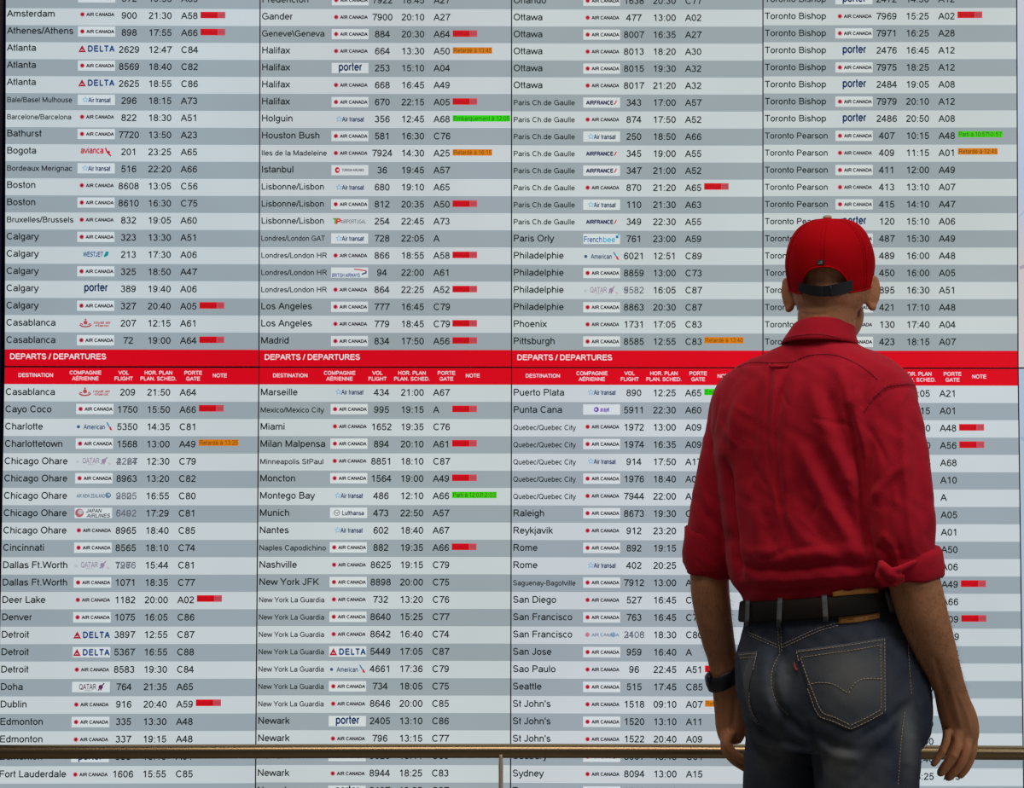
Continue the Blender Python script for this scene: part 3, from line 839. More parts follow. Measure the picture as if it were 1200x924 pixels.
def fold_mesh(o, folds, noise=0.0, face_only=True):
    me = o.data; n = len(me.vertices); co = np.empty(n*3); no = np.empty(n*3)
    me.vertices.foreach_get('co', co); me.vertices.foreach_get('normal', no); co = co.reshape(-1, 3); no = no.reshape(-1, 3)
    d = co-np.array(CAM); c, s = math.cos(PITCH), math.sin(PITCH)
    f = d[:, 1]*c+d[:, 2]*s; u = -d[:, 1]*s+d[:, 2]*c
    X = 600+d[:, 0]/f*F_PX; Y = 462-u/f*F_PX
    vd = -d/np.linalg.norm(d, axis=1)[:, None]; facing = np.clip((no*vd).sum(1)*2.2, 0, 1)
    tot = np.zeros(n)
    for amp, wd, pts in folds:
        best = np.full(n, 1e9); par = np.zeros(n); L = 0; acc = 0
        seg = [math.hypot(pts[i+1][0]-pts[i][0], pts[i+1][1]-pts[i][1]) for i in range(len(pts)-1)]; tl = sum(seg)
        for i in range(len(pts)-1):
            ax, ay = pts[i]; bx, by = pts[i+1]; l2 = max(1e-6, seg[i]**2)
            t = np.clip(((X-ax)*(bx-ax)+(Y-ay)*(by-ay))/l2, 0, 1)
            dd = np.hypot(X-ax-t*(bx-ax), Y-ay-t*(by-ay)); m = dd < best
            best = np.where(m, dd, best); par = np.where(m, (acc+t*seg[i])/tl, par); acc += seg[i]
        tot += amp*.001*np.exp(-(best/wd)**2)*np.clip(np.sin(np.pi*np.clip(par*.9+.05, 0, 1))*1.9, 0, 1)
    tot *= facing
    if noise:
        tot += noise*.001*(np.sin(co[:, 0]*61+co[:, 2]*23+np.sin(co[:, 2]*37)*1.7)*np.sin(co[:, 2]*41-co[:, 0]*30+co[:, 1]*33)+.5*np.sin(co[:, 0]*140+co[:, 2]*60+3*np.sin(co[:, 2]*50)))
    co += no*tot[:, None]; me.vertices.foreach_set('co', co.reshape(-1)); me.update()
    return X, Y
SH = [
 # box pleat down the back
 (-5, 3.0, [(903, 430), (900, 470), (900, 520), (903, 560)]), (4, 5, [(911, 432), (906, 470), (905, 520), (908, 570), (914, 610)]),
 (-7, 3.5, [(923, 433), (914, 462), (908.5, 500), (909, 540), (914, 585), (921, 625)]), (4.5, 7, [(935, 440), (925, 480), (919, 530), (923, 580)]),
 (-3, 8, [(945, 560), (960, 600), (985, 630)]), 
 # left shoulder blade folds
 (3.5, 11, [(905, 432), (880, 455), (860, 485), (848, 520), (840, 555)]), (-3, 7, [(890, 436), (868, 458), (852, 488), (843, 515)]), (-2.5, 6, [(872, 432), (856, 452), (846, 478)]),
 (-14, 4.2, [(850, 540), (853, 555), (856, 590), (860, 625), (863, 655), (866, 676)]), (2, 12, [(874, 560), (876, 600), (880, 640)]),
 (-4, 7, [(893, 445), (884, 490), (880, 535), (882, 580)]), (4, 8, [(886, 590), (890, 640)]), (-4, 6, [(826, 600), (845, 622), (856, 640)]), (3, 4, [(818, 560), (832, 600), (842, 640)]),
 # right armhole and blade
 (-13, 4.5, [(993, 478), (998, 500), (1004, 524), (1008, 560), (1011, 600), (1018, 640), (1028, 668)]), (7, 6, [(1004, 455), (1001, 480), (1006, 505), (1012, 530)]),
 (5, 7, [(980, 430), (990, 455), (997, 480)]), (-4, 6, [(1016, 436), (1010, 455), (1011, 480)]),
 (-8, 8, [(968, 455), (980, 490), (993, 520), (1001, 550)]), (6.5, 9, [(950, 450), (965, 500), (985, 545), (1000, 580)]),
 # long drapes to the lower right
 (-7, 9, [(955, 520), (975, 560), (995, 600), (1012, 636)]), (7, 9, [(935, 520), (955, 565), (980, 610), (1005, 645)]), (-4, 8, [(930, 560), (945, 600), (968, 636), (995, 655)]),
 (4, 8, [(915, 590), (935, 625), (960, 645)]),
 # blouse above the belt
 (6, 9, [(872, 644), (905, 650), (950, 648), (1000, 646), (1025, 650)]), (-7, 5, [(866, 664), (890, 668), (930, 668), (975, 662), (1020, 664)]), (3.5, 4, [(878, 680), (920, 681), (970, 677), (1020, 674)]),
 (-4, 3.5, [(880, 690), (920, 692), (970, 689), (1022, 682)]), (-4, 5, [(900, 655), (925, 645), (960, 640)]),
 # sleeves
 (4, 4, [(1056, 470), (1059, 520), (1061, 567), (1065, 612), (1071, 645)]), (-4, 8, [(1046, 480), (1047, 530), (1045, 580)]), (-4, 6, [(1072, 500), (1077, 560), (1083, 610)]), (4, 7, [(1030, 500), (1028, 560), (1026, 600)]),
 (-2, 8, [(1024, 560), (1040, 575), (1034, 600)]), (4, 5, [(1022, 585), (1045, 556), (1060, 545)]), (4, 5, [(1032, 625), (1046, 640), (1052, 655)]), (-5, 4, [(1026, 640), (1040, 652), (1046, 664)]),
 (-4, 4, [(1052, 640), (1056, 655), (1060, 662)]), (3.5, 5, [(1082, 520), (1088, 570), (1092, 620)]), (-3, 3, [(1016, 500), (1030, 520), (1040, 545)]),
 # yoke and armhole seams
 (-1.2, 1.4, [(864, 433), (881, 427.5), (904, 428), (928, 427), (940, 422), (953, 418.5), (979, 419), (1002, 428), (1017, 438), (1030, 450)]),
 (-1.8, 1.5, [(1076, 457), (1066, 454), (1052, 454.5), (1040, 457), (1028, 468), (1015, 486), (1004, 505)]), (1.6, 3, [(1070, 449), (1050, 449), (1036, 453), (1023, 465)]),
 (-2.4, 1.6, [(846, 444), (842, 470), (836, 510), (833, 550)]), (-2.0, 2.0, [(973, 440), (955, 491), (975, 495), (1000, 500)]),
]
rw = random.Random(11)
for _ in range(46):   # small creases, mostly running down and to the right
    x, y = rw.uniform(835, 1090), rw.uniform(450, 665)
    an = rw.gauss(math.radians(68), .35)*(1 if rw.random() < .7 else -1); L = rw.uniform(14, 46)
    SH.append((rw.choice((-1, 1))*rw.uniform(1.0, 2.4), rw.uniform(2, 4.5), [(x, y), (x+L*.5*math.cos(an)+rw.uniform(-2, 2), y+L*.5*abs(math.sin(an))), (x+L*math.cos(an), y+L*abs(math.sin(an)))]))
for k in range(9):    # gathers under the yoke and round the armhole
    x = 1000+k*5.0; y = 498-k*5.5; SH.append((-1.3, 1.4, [(x, y), (x-7, y-9)]))
fold_mesh(shirt, SH, noise=.9)

def bvh_of(*objs):
    V, Fc = [], []
    for o in objs:
        b = len(V); V += [v.co.copy() for v in o.data.vertices]; Fc += [tuple(i+b for i in p.vertices) for p in o.data.polygons]
    return BVHTree.FromPolygons(V, Fc)
def on(bv, px, py, off):
    """point on a built surface, found along the sight line through (px, py), lifted by off"""
    d = (at(px, py, 0)-CAM).normalized(); h, nrm, _, dist = bv.ray_cast(CAM, d)
    if h is None: return None
    if nrm.dot(d) > 0: nrm = -nrm
    return h+nrm*off, nrm
def dens(pts, step=4.0):
    out = [pts[0]]
    for a, b in zip(pts, pts[1:]):
        n = max(1, int(math.hypot(b[0]-a[0], b[1]-a[1])/step))
        out += [(a[0]+(b[0]-a[0])*i/n, a[1]+(b[1]-a[1])*i/n) for i in range(1, n+1)]
    return out
def curve2(pts, k=5):
    t = [[i, p[0], p[1]] for i, p in enumerate(pts)]
    return [(r[1], r[2]) for r in smooth_interp(t, 1.0/k)]
def seam(bv, pts, m, parent, name='seam_stitching', rad=.0009, off=.0006, smoothc=True):
    q = curve2(pts) if smoothc and len(pts) > 2 else dens(pts)
    P = [on(bv, x, y, off) for x, y in q]; P = [p[0] for p in P if p]
    if len(P) < 2: return None
    keep = [P[0]]
    for p in P[1:]:
        if .0005 < (p-keep[-1]).length < .03: keep.append(p)
    v, f = tube(keep, rad, 6); return obj(name, v, f, m, parent, True)
def dashes(bv, pts, m, parent, name='seam_stitching', rad=.0007, off=.0006, step=3.4):
    q = dens(curve2(pts) if len(pts) > 2 else pts, .9); P = [on(bv, x, y, off) for x, y in q]; P = [p[0] for p in P if p]
    parts = []; acc = 0; cur = []
    for a in P:
        if cur and (a-cur[-1]).length > .02: cur = []
        cur.append(a); L = sum((cur[i+1]-cur[i]).length for i in range(len(cur)-1))
        if L > .0034:
            parts.append(tube(cur, rad, 5)); cur = []
    if not parts: return
    v, f = merge(*parts); return obj(name, v, f, m, parent, True)
def patch(name, bv, top, bot, m, parent, off=.002, nu=16, nv=14, smooth=True, thick=.0022, warp=None):
    """cloth or leather piece laid on a surface; top and bot are edges given left to right"""
    def ev(e, s):
        L = [0]
        for a, b in zip(e, e[1:]): L.append(L[-1]+math.hypot(b[0]-a[0], b[1]-a[1]))
        t = s*L[-1]
        for i in range(len(e)-1):
            if t <= L[i+1]+1e-6:
                u = (t-L[i])/max(1e-6, L[i+1]-L[i]); return (e[i][0]+(e[i+1][0]-e[i][0])*u, e[i][1]+(e[i+1][1]-e[i][1])*u)
        return e[-1]
    V = []; Fc = []; low = []
    for j in range(nv+1):
        for i in range(nu+1):
            a, b = ev(top, i/nu), ev(bot, i/nu); t = j/nv
            r = on(bv, a[0]+(b[0]-a[0])*t+(warp(i/nu, t) if warp else 0), a[1]+(b[1]-a[1])*t, off)
            if r is None: r = (V[-1] if V else Vector((0, 0, 0)), low[-1] if low else Vector((0, -1, 0)))
            V.append(r[0]); low.append(r[1])
    W = nu+1
    for j in range(nv):
        for i in range(nu): Fc.append((j*W+i, j*W+i+1, (j+1)*W+i+1, (j+1)*W+i))
    n0 = len(V); V += [V[i]-low[i]*thick for i in range(n0)]
    rim = [i for i in range(W)]+[j*W+nu for j in range(1, nv+1)]+[nv*W+i for i in range(nu-1, -1, -1)]+[j*W for j in range(nv-1, 0, -1)]
    for a, b in zip(rim, rim[1:]+rim[:1]): Fc.append((a, a+n0, b+n0, b))
    Fc += [tuple(x+n0 for x in reversed(q)) for q in Fc[:nu*nv]]
    o = obj(name, V, Fc, m, parent, smooth); return o

sbv = bvh_of(shirt)
M_rthread = mat('dark_red_thread', (0.20, 0.008, 0.018, 1), .8)
dashes(sbv, [(864, 431), (881, 425), (904, 425.4), (928, 424.4), (940, 419.5), (953, 416), (979, 416.4), (1002, 425.4), (1017, 435), (1028, 445)], M_rthread, shirt)
dashes(sbv, [(1078, 452), (1066, 450.8), (1052, 451.3), (1039, 453.8), (1025, 465.5), (1012, 484)], M_rthread, shirt)
# locker loop at the top of the pleat
v, f = tube([on(sbv, x, y, .003)[0] for x, y in dens([(903, 427.5), (904.5, 430.5), (914, 431), (922, 430.5), (925, 427)], 2)], .0016, 8); obj('locker_loop', v, f, M_shirt, shirt, True)

# collar, its stand and fold
def neck_ring(px, py, hw, Y, b, slope, n=64, lift=0):
    c = at(px, py, Y); w = hw/scale_at(Y); out = []
    for i in range(n):
        t = 2*math.pi*i/n; fw = math.sin(t)*b; sx = math.cos(t)*w
        p = c+Vector((math.cos(math.radians(22)), -math.sin(math.radians(22)), 0))*sx+Vector((math.sin(math.radians(22)), math.cos(math.radians(22)), 0))*fw
        p.z += -slope*fw+lift; out.append(p)
    return out
cr = [neck_ring(961, 408, 36, -1.368, .060, .20), neck_ring(965.5, 394, 35, -1.368, .062, .24), neck_ring(967, 386.6, 34.8, -1.368, .064, .26), neck_ring(966.5, 384.6, 35.4, -1.368, .0655, .26),
      neck_ring(965.5, 386, 36.4, -1.368, .067, .26), neck_ring(963, 393, 39.5, -1.369, .069, .20), neck_ring(961, 400.5, 43.5, -1.37, .075, .12), neck_ring(960.5, 404, 44.6, -1.37, .077, .10), neck_ring(960.5, 405, 43, -1.37, .0755, .10), neck_ring(962, 398, 38, -1.37, .067, .18)]
v, f = loft(cr, False); collar = obj('collar', v, f, M_shirt, shirt, True)
cbv = bvh_of(collar)
dashes(cbv, [(919, 397.5), (935, 393.5), (960, 392), (980, 396), (996, 404)], M_rthread, collar)

# rolled cuffs
def cuff(rows, name='rolled_cuff'):
    """rows: (px, py, Y, half width px, tilt)"""
    rings = []
    for px, py, Y, hw, tl in rows:
        c = at(px, py, Y); w = hw/scale_at(Y)
        ring = []
        for i in range(56):
            t = 2*math.pi*i/56; k = 1+.022*math.sin(3*t+py*.2)+.012*math.sin(7*t+py*.35)
            p = c+Vector((w*math.cos(t)*k, w*.95*math.sin(t)*k, 0)); p.z += tl*(p.x-c.x)+.0015*math.sin(5*t+py*.1); ring.append(p)
        rings.append(ring)
    v, f = loft(rings, False); return obj(name, v, f, M_shirt, shirt, True)
cuff([(1058, 650, -1.50, 36, .30), (1063, 652, -1.50, 37.5, .30), (1065.5, 656, -1.50, 38.5, .27), (1066.5, 662, -1.50, 38.8, .22), (1067, 670, -1.50, 38.6, .14), (1067.5, 677, -1.50, 37.8, .11), (1067.5, 680, -1.50, 36, .10), (1067, 678, -1.50, 33, .1), (1066, 665, -1.5, 31.5, .1), (1064, 650, -1.5, 31, .1)])
knot = remesh('cuff_knot', [tube([at(x, y, Y) for x, y, Y in ((1032, 660, -1.535), (1036, 666, -1.553), (1043, 673, -1.556), (1050, 676, -1.557), (1060, 676, -1.556))], [.007, .010, .011, .009, .004], 14),
                           tube([at(x, y, Y) for x, y, Y in ((1088, 652, -1.545), (1070, 660, -1.556), (1054, 667, -1.561), (1044, 671, -1.559), (1036, 680, -1.545))], [.004, .005, .006, .007, .006], 12),
                           tube([at(x, y, Y) for x, y, Y in ((1032, 666, -1.54), (1031, 676, -1.54), (1036, 683, -1.542), (1048, 683, -1.548), (1060, 679, -1.55))], [.007, .009, .009, .008, .004], 12)], .002, M_shirt, shirt, 6)
cuff([(836, 620, -1.235, 31, -.10), (835.5, 622, -1.235, 32.4, -.10), (834, 634, -1.235, 32.8, -.10), (831.5, 650, -1.23, 31.8, -.12), (830, 663, -1.23, 29.8, -.14), (830.8, 673, -1.23, 26.5, -.15), (831, 676, -1.23, 25.5, -.15), (831, 674, -1.23, 23.5, -.15), (832, 655, -1.23, 24, -.1), (833, 640, -1.23, 25, -.1)])

# ------------------------------------------------ body: one skin with head, neck, arms, hands
HO = at(973, 343, -1.35); HYAW = math.radians(15); HP = math.radians(9)
HR = Matrix.Rotation(-HYAW, 3, 'Z') @ Matrix.Rotation(HP, 3, 'X')
def hp(x, y, z): return HO+HR @ Vector((x, y, z))
def hel(c, r, rot=None, nu=24, nv=16): return ellipsoid(hp(*c), r, HR if rot is None else HR @ rot, nu, nv)
parts = [hel((0, .000, .045), (.071, .088, .080)), hel((0, -.022, .004), (.0690, .067, .060)), hel((0, .035, -.048), (.0605, .066, .060)), hel((0, .052, -.01), (.060, .056, .07)),
         hel((0, .072, -.092), (.030, .030, .024)), hel((0, .102, -.012), (.011, .016, .022)), hel((0, .110, -.026), (.015, .014, .011)), hel((0, .092, .022), (.048, .016, .012)),
         hel((0, .098, -.060), (.024, .010, .0075)), hel((0, .095, -.069), (.020, .010, .006)), hel((.033, .083, -.022), (.020, .018, .016)), hel((-.033, .083, -.022), (.020, .018, .016))]
for s in (-1, 1):
    er = Matrix.Rotation(math.radians(-48*s), 3, 'Z') @ Matrix.Rotation(math.radians(-8), 3, 'X')
    parts.append(hel((s*.080, -.004, .000), (.0055, .018, .029), er))
    parts.append(hel((s*.072, .006, -.004), (.012, .014, .016)))
    rim = []
    for i in range(15):
        t = math.radians(-150+i*20); q = er @ Vector((0, -.016*math.cos(t)-.002, .028*math.sin(t))); rim.append(hp(s*.080+q.x, -.004+q.y, q.z))
    parts.append(tube(rim, .0042, 8)); parts.append(hel((s*.0785, -.006, -.029), (.006, .009, .008), er))
parts.append(loft([[at(px, py, Y)+Vector((math.cos(t)*hw/620, math.sin(t)*.058, 0)) for t in [2*math.pi*i/32 for i in range(32)]]
                   for px, py, Y, hw in ((975, 340, -1.37, 30), (972, 355, -1.372, 35), (969.5, 368, -1.372, 34.2), (967.5, 382, -1.372, 33), (964, 396, -1.37, 33.5), (961, 410, -1.368, 38), (957, 424, -1.366, 46))]))
parts.append(loft(body_rings([(a, b, c, d) for a, b, c, d in TORSO[4:]], 14, tilt=st, n=40, shrink=.80)))
r_arm = [(1035, 470, -1.46, 24), (1048, 530, -1.485, 30), (1056, 600, -1.50, 31), (1064, 650, -1.50, 30), (1071, 680, -1.50, 30), (1075, 697, -1.498, 29.8), (1083.5, 727, -1.49, 28.6), (1094.5, 758, -1.475, 25.2, .95),
         (1105, 785, -1.455, 21, .95), (1112.5, 806, -1.44, 18.8, .85), (1118, 827, -1.42, 20.6, .75), (1124, 845, -1.405, 22, .62), (1127, 862, -1.395, 21, .6), (1128, 872, -1.39, 17, .6)]
l_arm = [(862, 470, -1.27, 22), (853, 540, -1.25, 26), (842, 610, -1.24, 25), (834, 655, -1.232, 23.5), (831.5, 680, -1.228, 22.8), (834.5, 712, -1.222, 21.8), (841, 748, -1.21, 19.4, .95), (846, 770, -1.20, 17.4, .9), (848.5, 790, -1.195, 16.6, .85),
         (851, 806, -1.19, 16.4, .8), (855, 829, -1.18, 18.4, .75), (857, 850, -1.175, 18.6, .7), (857, 864, -1.175, 15.6, .7), (857, 872, -1.175, 11, .7)]
parts += [limb([(*r, 1.0) if len(r) == 4 else r for r in r_arm], 3), limb([(*r, 1.0) if len(r) == 4 else r for r in l_arm], 3)]
def finger(pts, r0, r1):
    q = resample([(p[0], p[1], p[2]) for p in pts], 4); P = [at(*p) for p in q]; n = len(P)
    R = [(r0+(r1-r0)*i/(n-1)) for i in range(n)]
    d = (P[-1]-P[-2]).normalized(); P += [P[-1]+d*r1*.55, P[-1]+d*r1*.85]; R += [r1*.75, r1*.35]
    return tube(P, R, 12)
for px in (
    ([(1110, 856, -1.425), (1109, 868, -1.432), (1104, 881, -1.433), (1097.5, 891, -1.430), (1093.8, 896, -1.428)], .0088, .0066),
    ([(1121, 858, -1.415), (1120.5, 875, -1.423), (1114.5, 889, -1.424), (1107, 899.5, -1.420), (1102, 906.5, -1.417)], .0112, .0082),
    ([(1131, 858, -1.403), (1132, 878, -1.410), (1126, 894, -1.410), (1117.5, 905, -1.406), (1111, 911.5, -1.402)], .0116, .0084),
    ([(1138, 853, -1.388), (1139, 874, -1.392), (1136, 890, -1.390), (1130, 902, -1.386), (1125, 908.5, -1.383)], .0118, .0086),
    ([(1122, 838, -1.375), (1124, 856, -1.360), (1119, 872, -1.353), (1112, 884, -1.352)], .0115, .0085)): parts.append(finger(*px))
parts.append(ellipsoid(at(1139.5, 857, -1.392), (.0105, .011, .012)))
for px in (
    ([(857, 858, -1.20), (853.5, 873, -1.205), (862, 884.5, -1.206), (872, 891, -1.203), (878, 895.5, -1.20)], .0088, .0070),
    ([(851, 858, -1.188), (849.5, 877, -1.192), (858.5, 890.5, -1.192), (869, 898, -1.188), (876.5, 903, -1.185)], .0096, .0074),
    ([(850, 858, -1.174), (850.5, 877, -1.176), (859.5, 890, -1.174), (870, 898, -1.170), (877.5, 903, -1.167)], .0098, .0074),
    ([(852, 858, -1.16), (852, 875, -1.158), (860, 888, -1.154), (869, 896, -1.150)], .0096, .0074),
    ([(864, 828, -1.175), (872, 844, -1.165), (877.5, 860, -1.158), (879.5, 874, -1.157), (879.5, 884, -1.157)], .0112, .0082)): parts.append(finger(*px))
# hips and legs inside the jeans
HIPS = [(690, 880, 1045, .107), (712, 878, 1047, .112), (727, 877, 1050, .118), (745, 873.5, 1062, .126), (765, 870, 1072, .134), (790, 868, 1078, .142), (812, 870, 1082, .147), (835, 875, 1083, .147), (855, 880, 1081, .142), (872, 886, 1072, .13)]
def leg(cx, Y, rows, shrink=1.0):
    rings = []
    for z, dx, dy, r, rd in smooth_interp(rows, .05):
        x0 = at(cx, 920, Y).x
        rings.append([Vector((x0+dx+r*shrink*math.cos(2*math.pi*i/36), Y+dy+rd*shrink*math.sin(2*math.pi*i/36), z)) for i in range(36)])
    return loft(rings)
LEG_R = [(.90, -.002, .0, .094, .098), (.85, -.001, .0, .1005, .104), (.80, .0, .0, .0995, .106), (.75, .0, 0, .096, .103), (.70, 0, 0, .092, .100), (.60, .004, .005, .084, .090), (.48, .008, .01, .070, .078), (.30, .012, .005, .064, .072), (.13, .016, -.005, .060, .070), (.055, .018, -.005, .064, .076)]
LEG_L = [(.86, .008, .0, .073, .098), (.78, .004, 0, .079, .102), (.70, 0, 0, .080, .100), (.60, -.002, .005, .076, .090), (.48, -.004, .01, .066, .078), (.30, -.006, .005, .062, .072), (.13, -.010, -.005, .059, .070), (.055, -.012, -.005, .063, .076)]
YR, YL = -1.435, -1.285
parts += [loft(body_rings(HIPS, 14, n=40, shrink=.86)), leg(1015, YR, LEG_R, .8), leg(919.5, YL, LEG_L, .8)]
foot_r = at(1015, 920, YR).x+.018; foot_l = at(919.5, 920, YL).x-.012
def footm(x, Y, yaw, r):
    R = Matrix.Rotation(-yaw, 3, 'Z'); o = Vector((x, Y, 0)); rings = []
    for y, w, z0, h in r: rings.append([o+R @ Vector((w*math.cos(t), y, z0+h*(.5+.5*math.sin(t)))) for t in [2*math.pi*i/24 for i in range(24)]])
    return loft(rings)
FT = [(-.06, .022, .022, .045), (-.045, .03, .02, .075), (0, .034, .02, .085), (.05, .037, .02, .068), (.10, .041, .02, .05), (.15, .038, .02, .036), (.175, .02, .022, .024)]
FY = math.radians(30)
parts += [footm(foot_r, YR, FY, FT), footm(foot_l, YL, FY-.15, FT)]
body = remesh('body', parts, .0028, M_skin, man, 5)
BF = [(-1.6, 3, [(1100, 790), (1108, 820), (1118, 850)]), (1.6, 2.2, [(1112, 800), (1120, 830), (1127, 858)]), (1.4, 2, [(1122, 812), (1133, 838), (1138, 858)]), (-2.4, 3.5, [(1095, 770), (1103, 795), (1110, 812)]),
      (1.4, 2.5, [(1062, 735), (1076, 770), (1092, 800)]), (-1.4, 2, [(1114, 862), (1117, 872)]), (-1.6, 2, [(1125, 862), (1127, 874)]), (-1.6, 2, [(1136, 862), (1137, 874)]),
      (1.5, 2.5, [(1104, 880), (1109, 884)]), (1.5, 2.5, [(1116, 884), (1122, 889)]), (-1.2, 1.2, [(937, 366), (950, 369), (970, 368)]), (-1.2, 1.4, [(938, 374), (960, 376), (985, 373)]), (-1.0, 1.4, [(950, 358), (970, 360), (990, 357)]),
      (-1.4, 1.6, [(855, 872), (864, 868)]), (-2, 3, [(862, 815), (860, 840), (858, 855)]), (1.2, 1.8, [(846, 812), (845, 835), (848, 855)]), (-1.0, 1.0, [(838, 809), (852, 811), (864, 809)])]
fold_mesh(body, BF, noise=.35)

def strands(name, o, count, cond, length, base, direc, m, parent, seed, frizz=.5):
    rnd = random.Random(seed); me = o.data; V = []; Fc = []
    polys = [p for p in me.polygons if cond(p.center, p.normal)]
    for _ in range(count):
        p = rnd.choice(polys); vs = [me.vertices[i].co for i in p.vertices]
        w = [rnd.random() for _ in vs]; s = sum(w); c = Vector((0, 0, 0))
        for q, k in zip(vs, w): c += q*(k/s)
        n = p.normal; d = (Vector(direc)+n*.55+Vector([rnd.uniform(-1, 1) for _ in range(3)])*frizz).normalized()
        L = length*rnd.uniform(.5, 1.2); side = d.cross(n)
        if side.length < .05: side = d.cross(Vector((0, 1, .1)))
        side.normalize(); side *= base
        b = len(V); V += [c-side, c+side, c+d*L*.55+n*.001+side*.7, c+d*L*.55+n*.001-side*.7, c+d*L-n*.0005]
        Fc += [(b, b+1, b+2, b+3), (b+3, b+2, b+4)]
    return tag(obj(name, V, Fc, m, parent), kind='stuff')
def forearm(c, n):
    x, y = topx(c); return 686 < y < 812 and (x < 870 or x > 1040) and (c.y < -1.1)
strands('arm_hair', body, 5200, lambda c, n: forearm(c, n) and n.y < .5, .013, .00010, (.1, -.1, -.75), M_hair, body, 3)
def nape(c, n):
    x, y = topx(c); q = HR.transposed() @ (c-HO); return -.050 < q.z < .05 and q.y < .03 and abs(q.x) < .0735
strands('stubble_hair', body, 9000, nape, .0026, .00012, (0, 0, -.8), M_stub, body, 5, .35)
for s in (-1, 1):
    v, f = ellipsoid(hp(s*.031, .090, .006), (.0115, .0105, .0115), HR, 16, 10); eye = obj('eye', v, f, mat('eye_white', (.7, .68, .64, 1), .2), body, True)
    v, f = ellipsoid(hp(s*.031, .0985, .006), (.0055, .0028, .0055), HR, 14, 8); obj('iris', v, f, mat('brown_iris', (.05, .025, .012, 1), .2), eye, True)

# ------------------------------------------------ cap
CR = Matrix.Rotation(-math.radians(18), 3, 'Z') @ Matrix.Rotation(math.radians(13), 3, 'X')
CA, CB, CYC, CZ0, CH = .0835, .101, .006, .009, .134
PROF = [(0, .93), (.06, .965), (.15, .985), (.35, 1.0), (.55, .955), (.72, .86), (.86, .69), (.94, .50), (.985, .28), (1.0, .02)]
prof = lambda h: [r for r in smooth_interp(PROF, .02)][0]
_pf = smooth_interp(PROF, .01)
def rho(h):
    i = min(len(_pf)-2, int(h*(len(_pf)-1))); u = h*(len(_pf)-1)-i; return _pf[i][1]*(1-u)+_pf[i+1][1]*u
def capp(a, h, out=0.0):
    r = rho(h); g = 0
    for k in range(6):
        d = (math.degrees(a)-60*k+180) % 360-180; g += math.exp(-(d/1.6)**2)
    wob = .0012*math.sin(3*a+5*h)+.0009*math.sin(7*a+9*h)+.0012*math.sin(11*h+2*a)
    rr = r*(1-.010*g*(1 if h < .95 else 0))+wob*10*(.3+.7*(1-h))*.6
    top = CZ0+CH*h
    if h > .86: top -= .004*((h-.86)/.14)*(1-math.cos(a+.4))*.5
    return Vector(((CA+out)*rr*math.sin(a), CYC-(CB+out)*rr*math.cos(a), top+out*max(0, h-.7)*2))
ARCH_A = math.radians(34)
def arch(a): return 0 if abs(a) >= ARCH_A else .052*(1-(abs(a)/ARCH_A)**2.4)**.6/CH
NA, NH = 180, 60; V = []; Fc = []
def ang(i): return -math.pi+2*math.pi*i/NA
for j in range(NH+1):
    for i in range(NA):
        a = ang(i); h0 = arch(a); h = j/NH
        h = h0+(1-h0)*h
        V.append(HO+CR @ capp(a, h))
for j in range(NH):
    for i in range(NA): Fc.append((j*NA+i, j*NA+(i+1) % NA, (j+1)*NA+(i+1) % NA, (j+1)*NA+i))
Fc.append(tuple(NH*NA+i for i in range(NA)))
inn = [HO+CR @ (capp(ang(i), arch(ang(i)))*.985) for i in range(NA)]; b = len(V); V += inn
for i in range(NA): Fc.append((b+i, b+(i+1) % NA, (i+1) % NA, i))
cap = obj('cap', V, Fc, M_cap, man, True)
# bound edge round the opening and the rim
edge = [HO+CR @ capp(ang(i), arch(ang(i))+.004, .0008) for i in list(range(NA))+[0]]
v, f = tube(edge, .0017, 6, False); obj('edge_binding', v, f, M_cap, cap, True)
for k in range(6):
    if k == 0: hs_ = [.40+.58*i/20 for i in range(21)]
    else: hs_ = [.02+.96*i/30 for i in range(31)]
    for off in (-2.2, 2.2):
        v, f = tube([HO+CR @ capp(math.radians(60*k+off/max(.25, rho(h))), h, .0006) for h in hs_], .0004, 5); obj('panel_stitching', v, f, M_cap, cap, True)
v, f = ellipsoid(HO+CR @ Vector((-.002, CYC+.004, CZ0+CH-.0005)), (.0085, .0085, .0042), CR, 16, 10); obj('button', v, f, mat('beige_button', (.42, .33, .22, 1), .7), cap, True)
# strap
V = []; NS = 40; hh = .0125
for i in range(NS+1):
    a = ARCH_A*1.06*(-1+2*i/NS); sag = -.0065*math.cos(a/ARCH_A*math.pi/2)
    w = .0085+.0015*math.cos(a*2)+(.0012 if i > NS*.62 else 0)
    for zz, out in ((w, .0015), (w, .0035), (-w, .0030), (-w, .0010)):
        p = capp(a, .085, out+(.0012 if i > NS*.62 else 0)); p.z = .0225+zz+sag; V.append(HO+CR @ p)
Fc = []
for i in range(NS):
    for k in range(4): Fc.append((i*4+k, i*4+(k+1) % 4, (i+1)*4+(k+1) % 4, (i+1)*4+k))
Fc += [(3, 2, 1, 0), (NS*4, NS*4+1, NS*4+2, NS*4+3)]
strap = obj('strap', V, Fc, M_black, cap)
v, f = tube([HO+CR @ (capp(ARCH_A*1.06*.24, .085, .0045)+Vector((0, 0, dz-.001))) for dz in (-.012, -.007, .0, .007)], .0012, 8); obj('strap_end', v, f, M_black, strap, True)
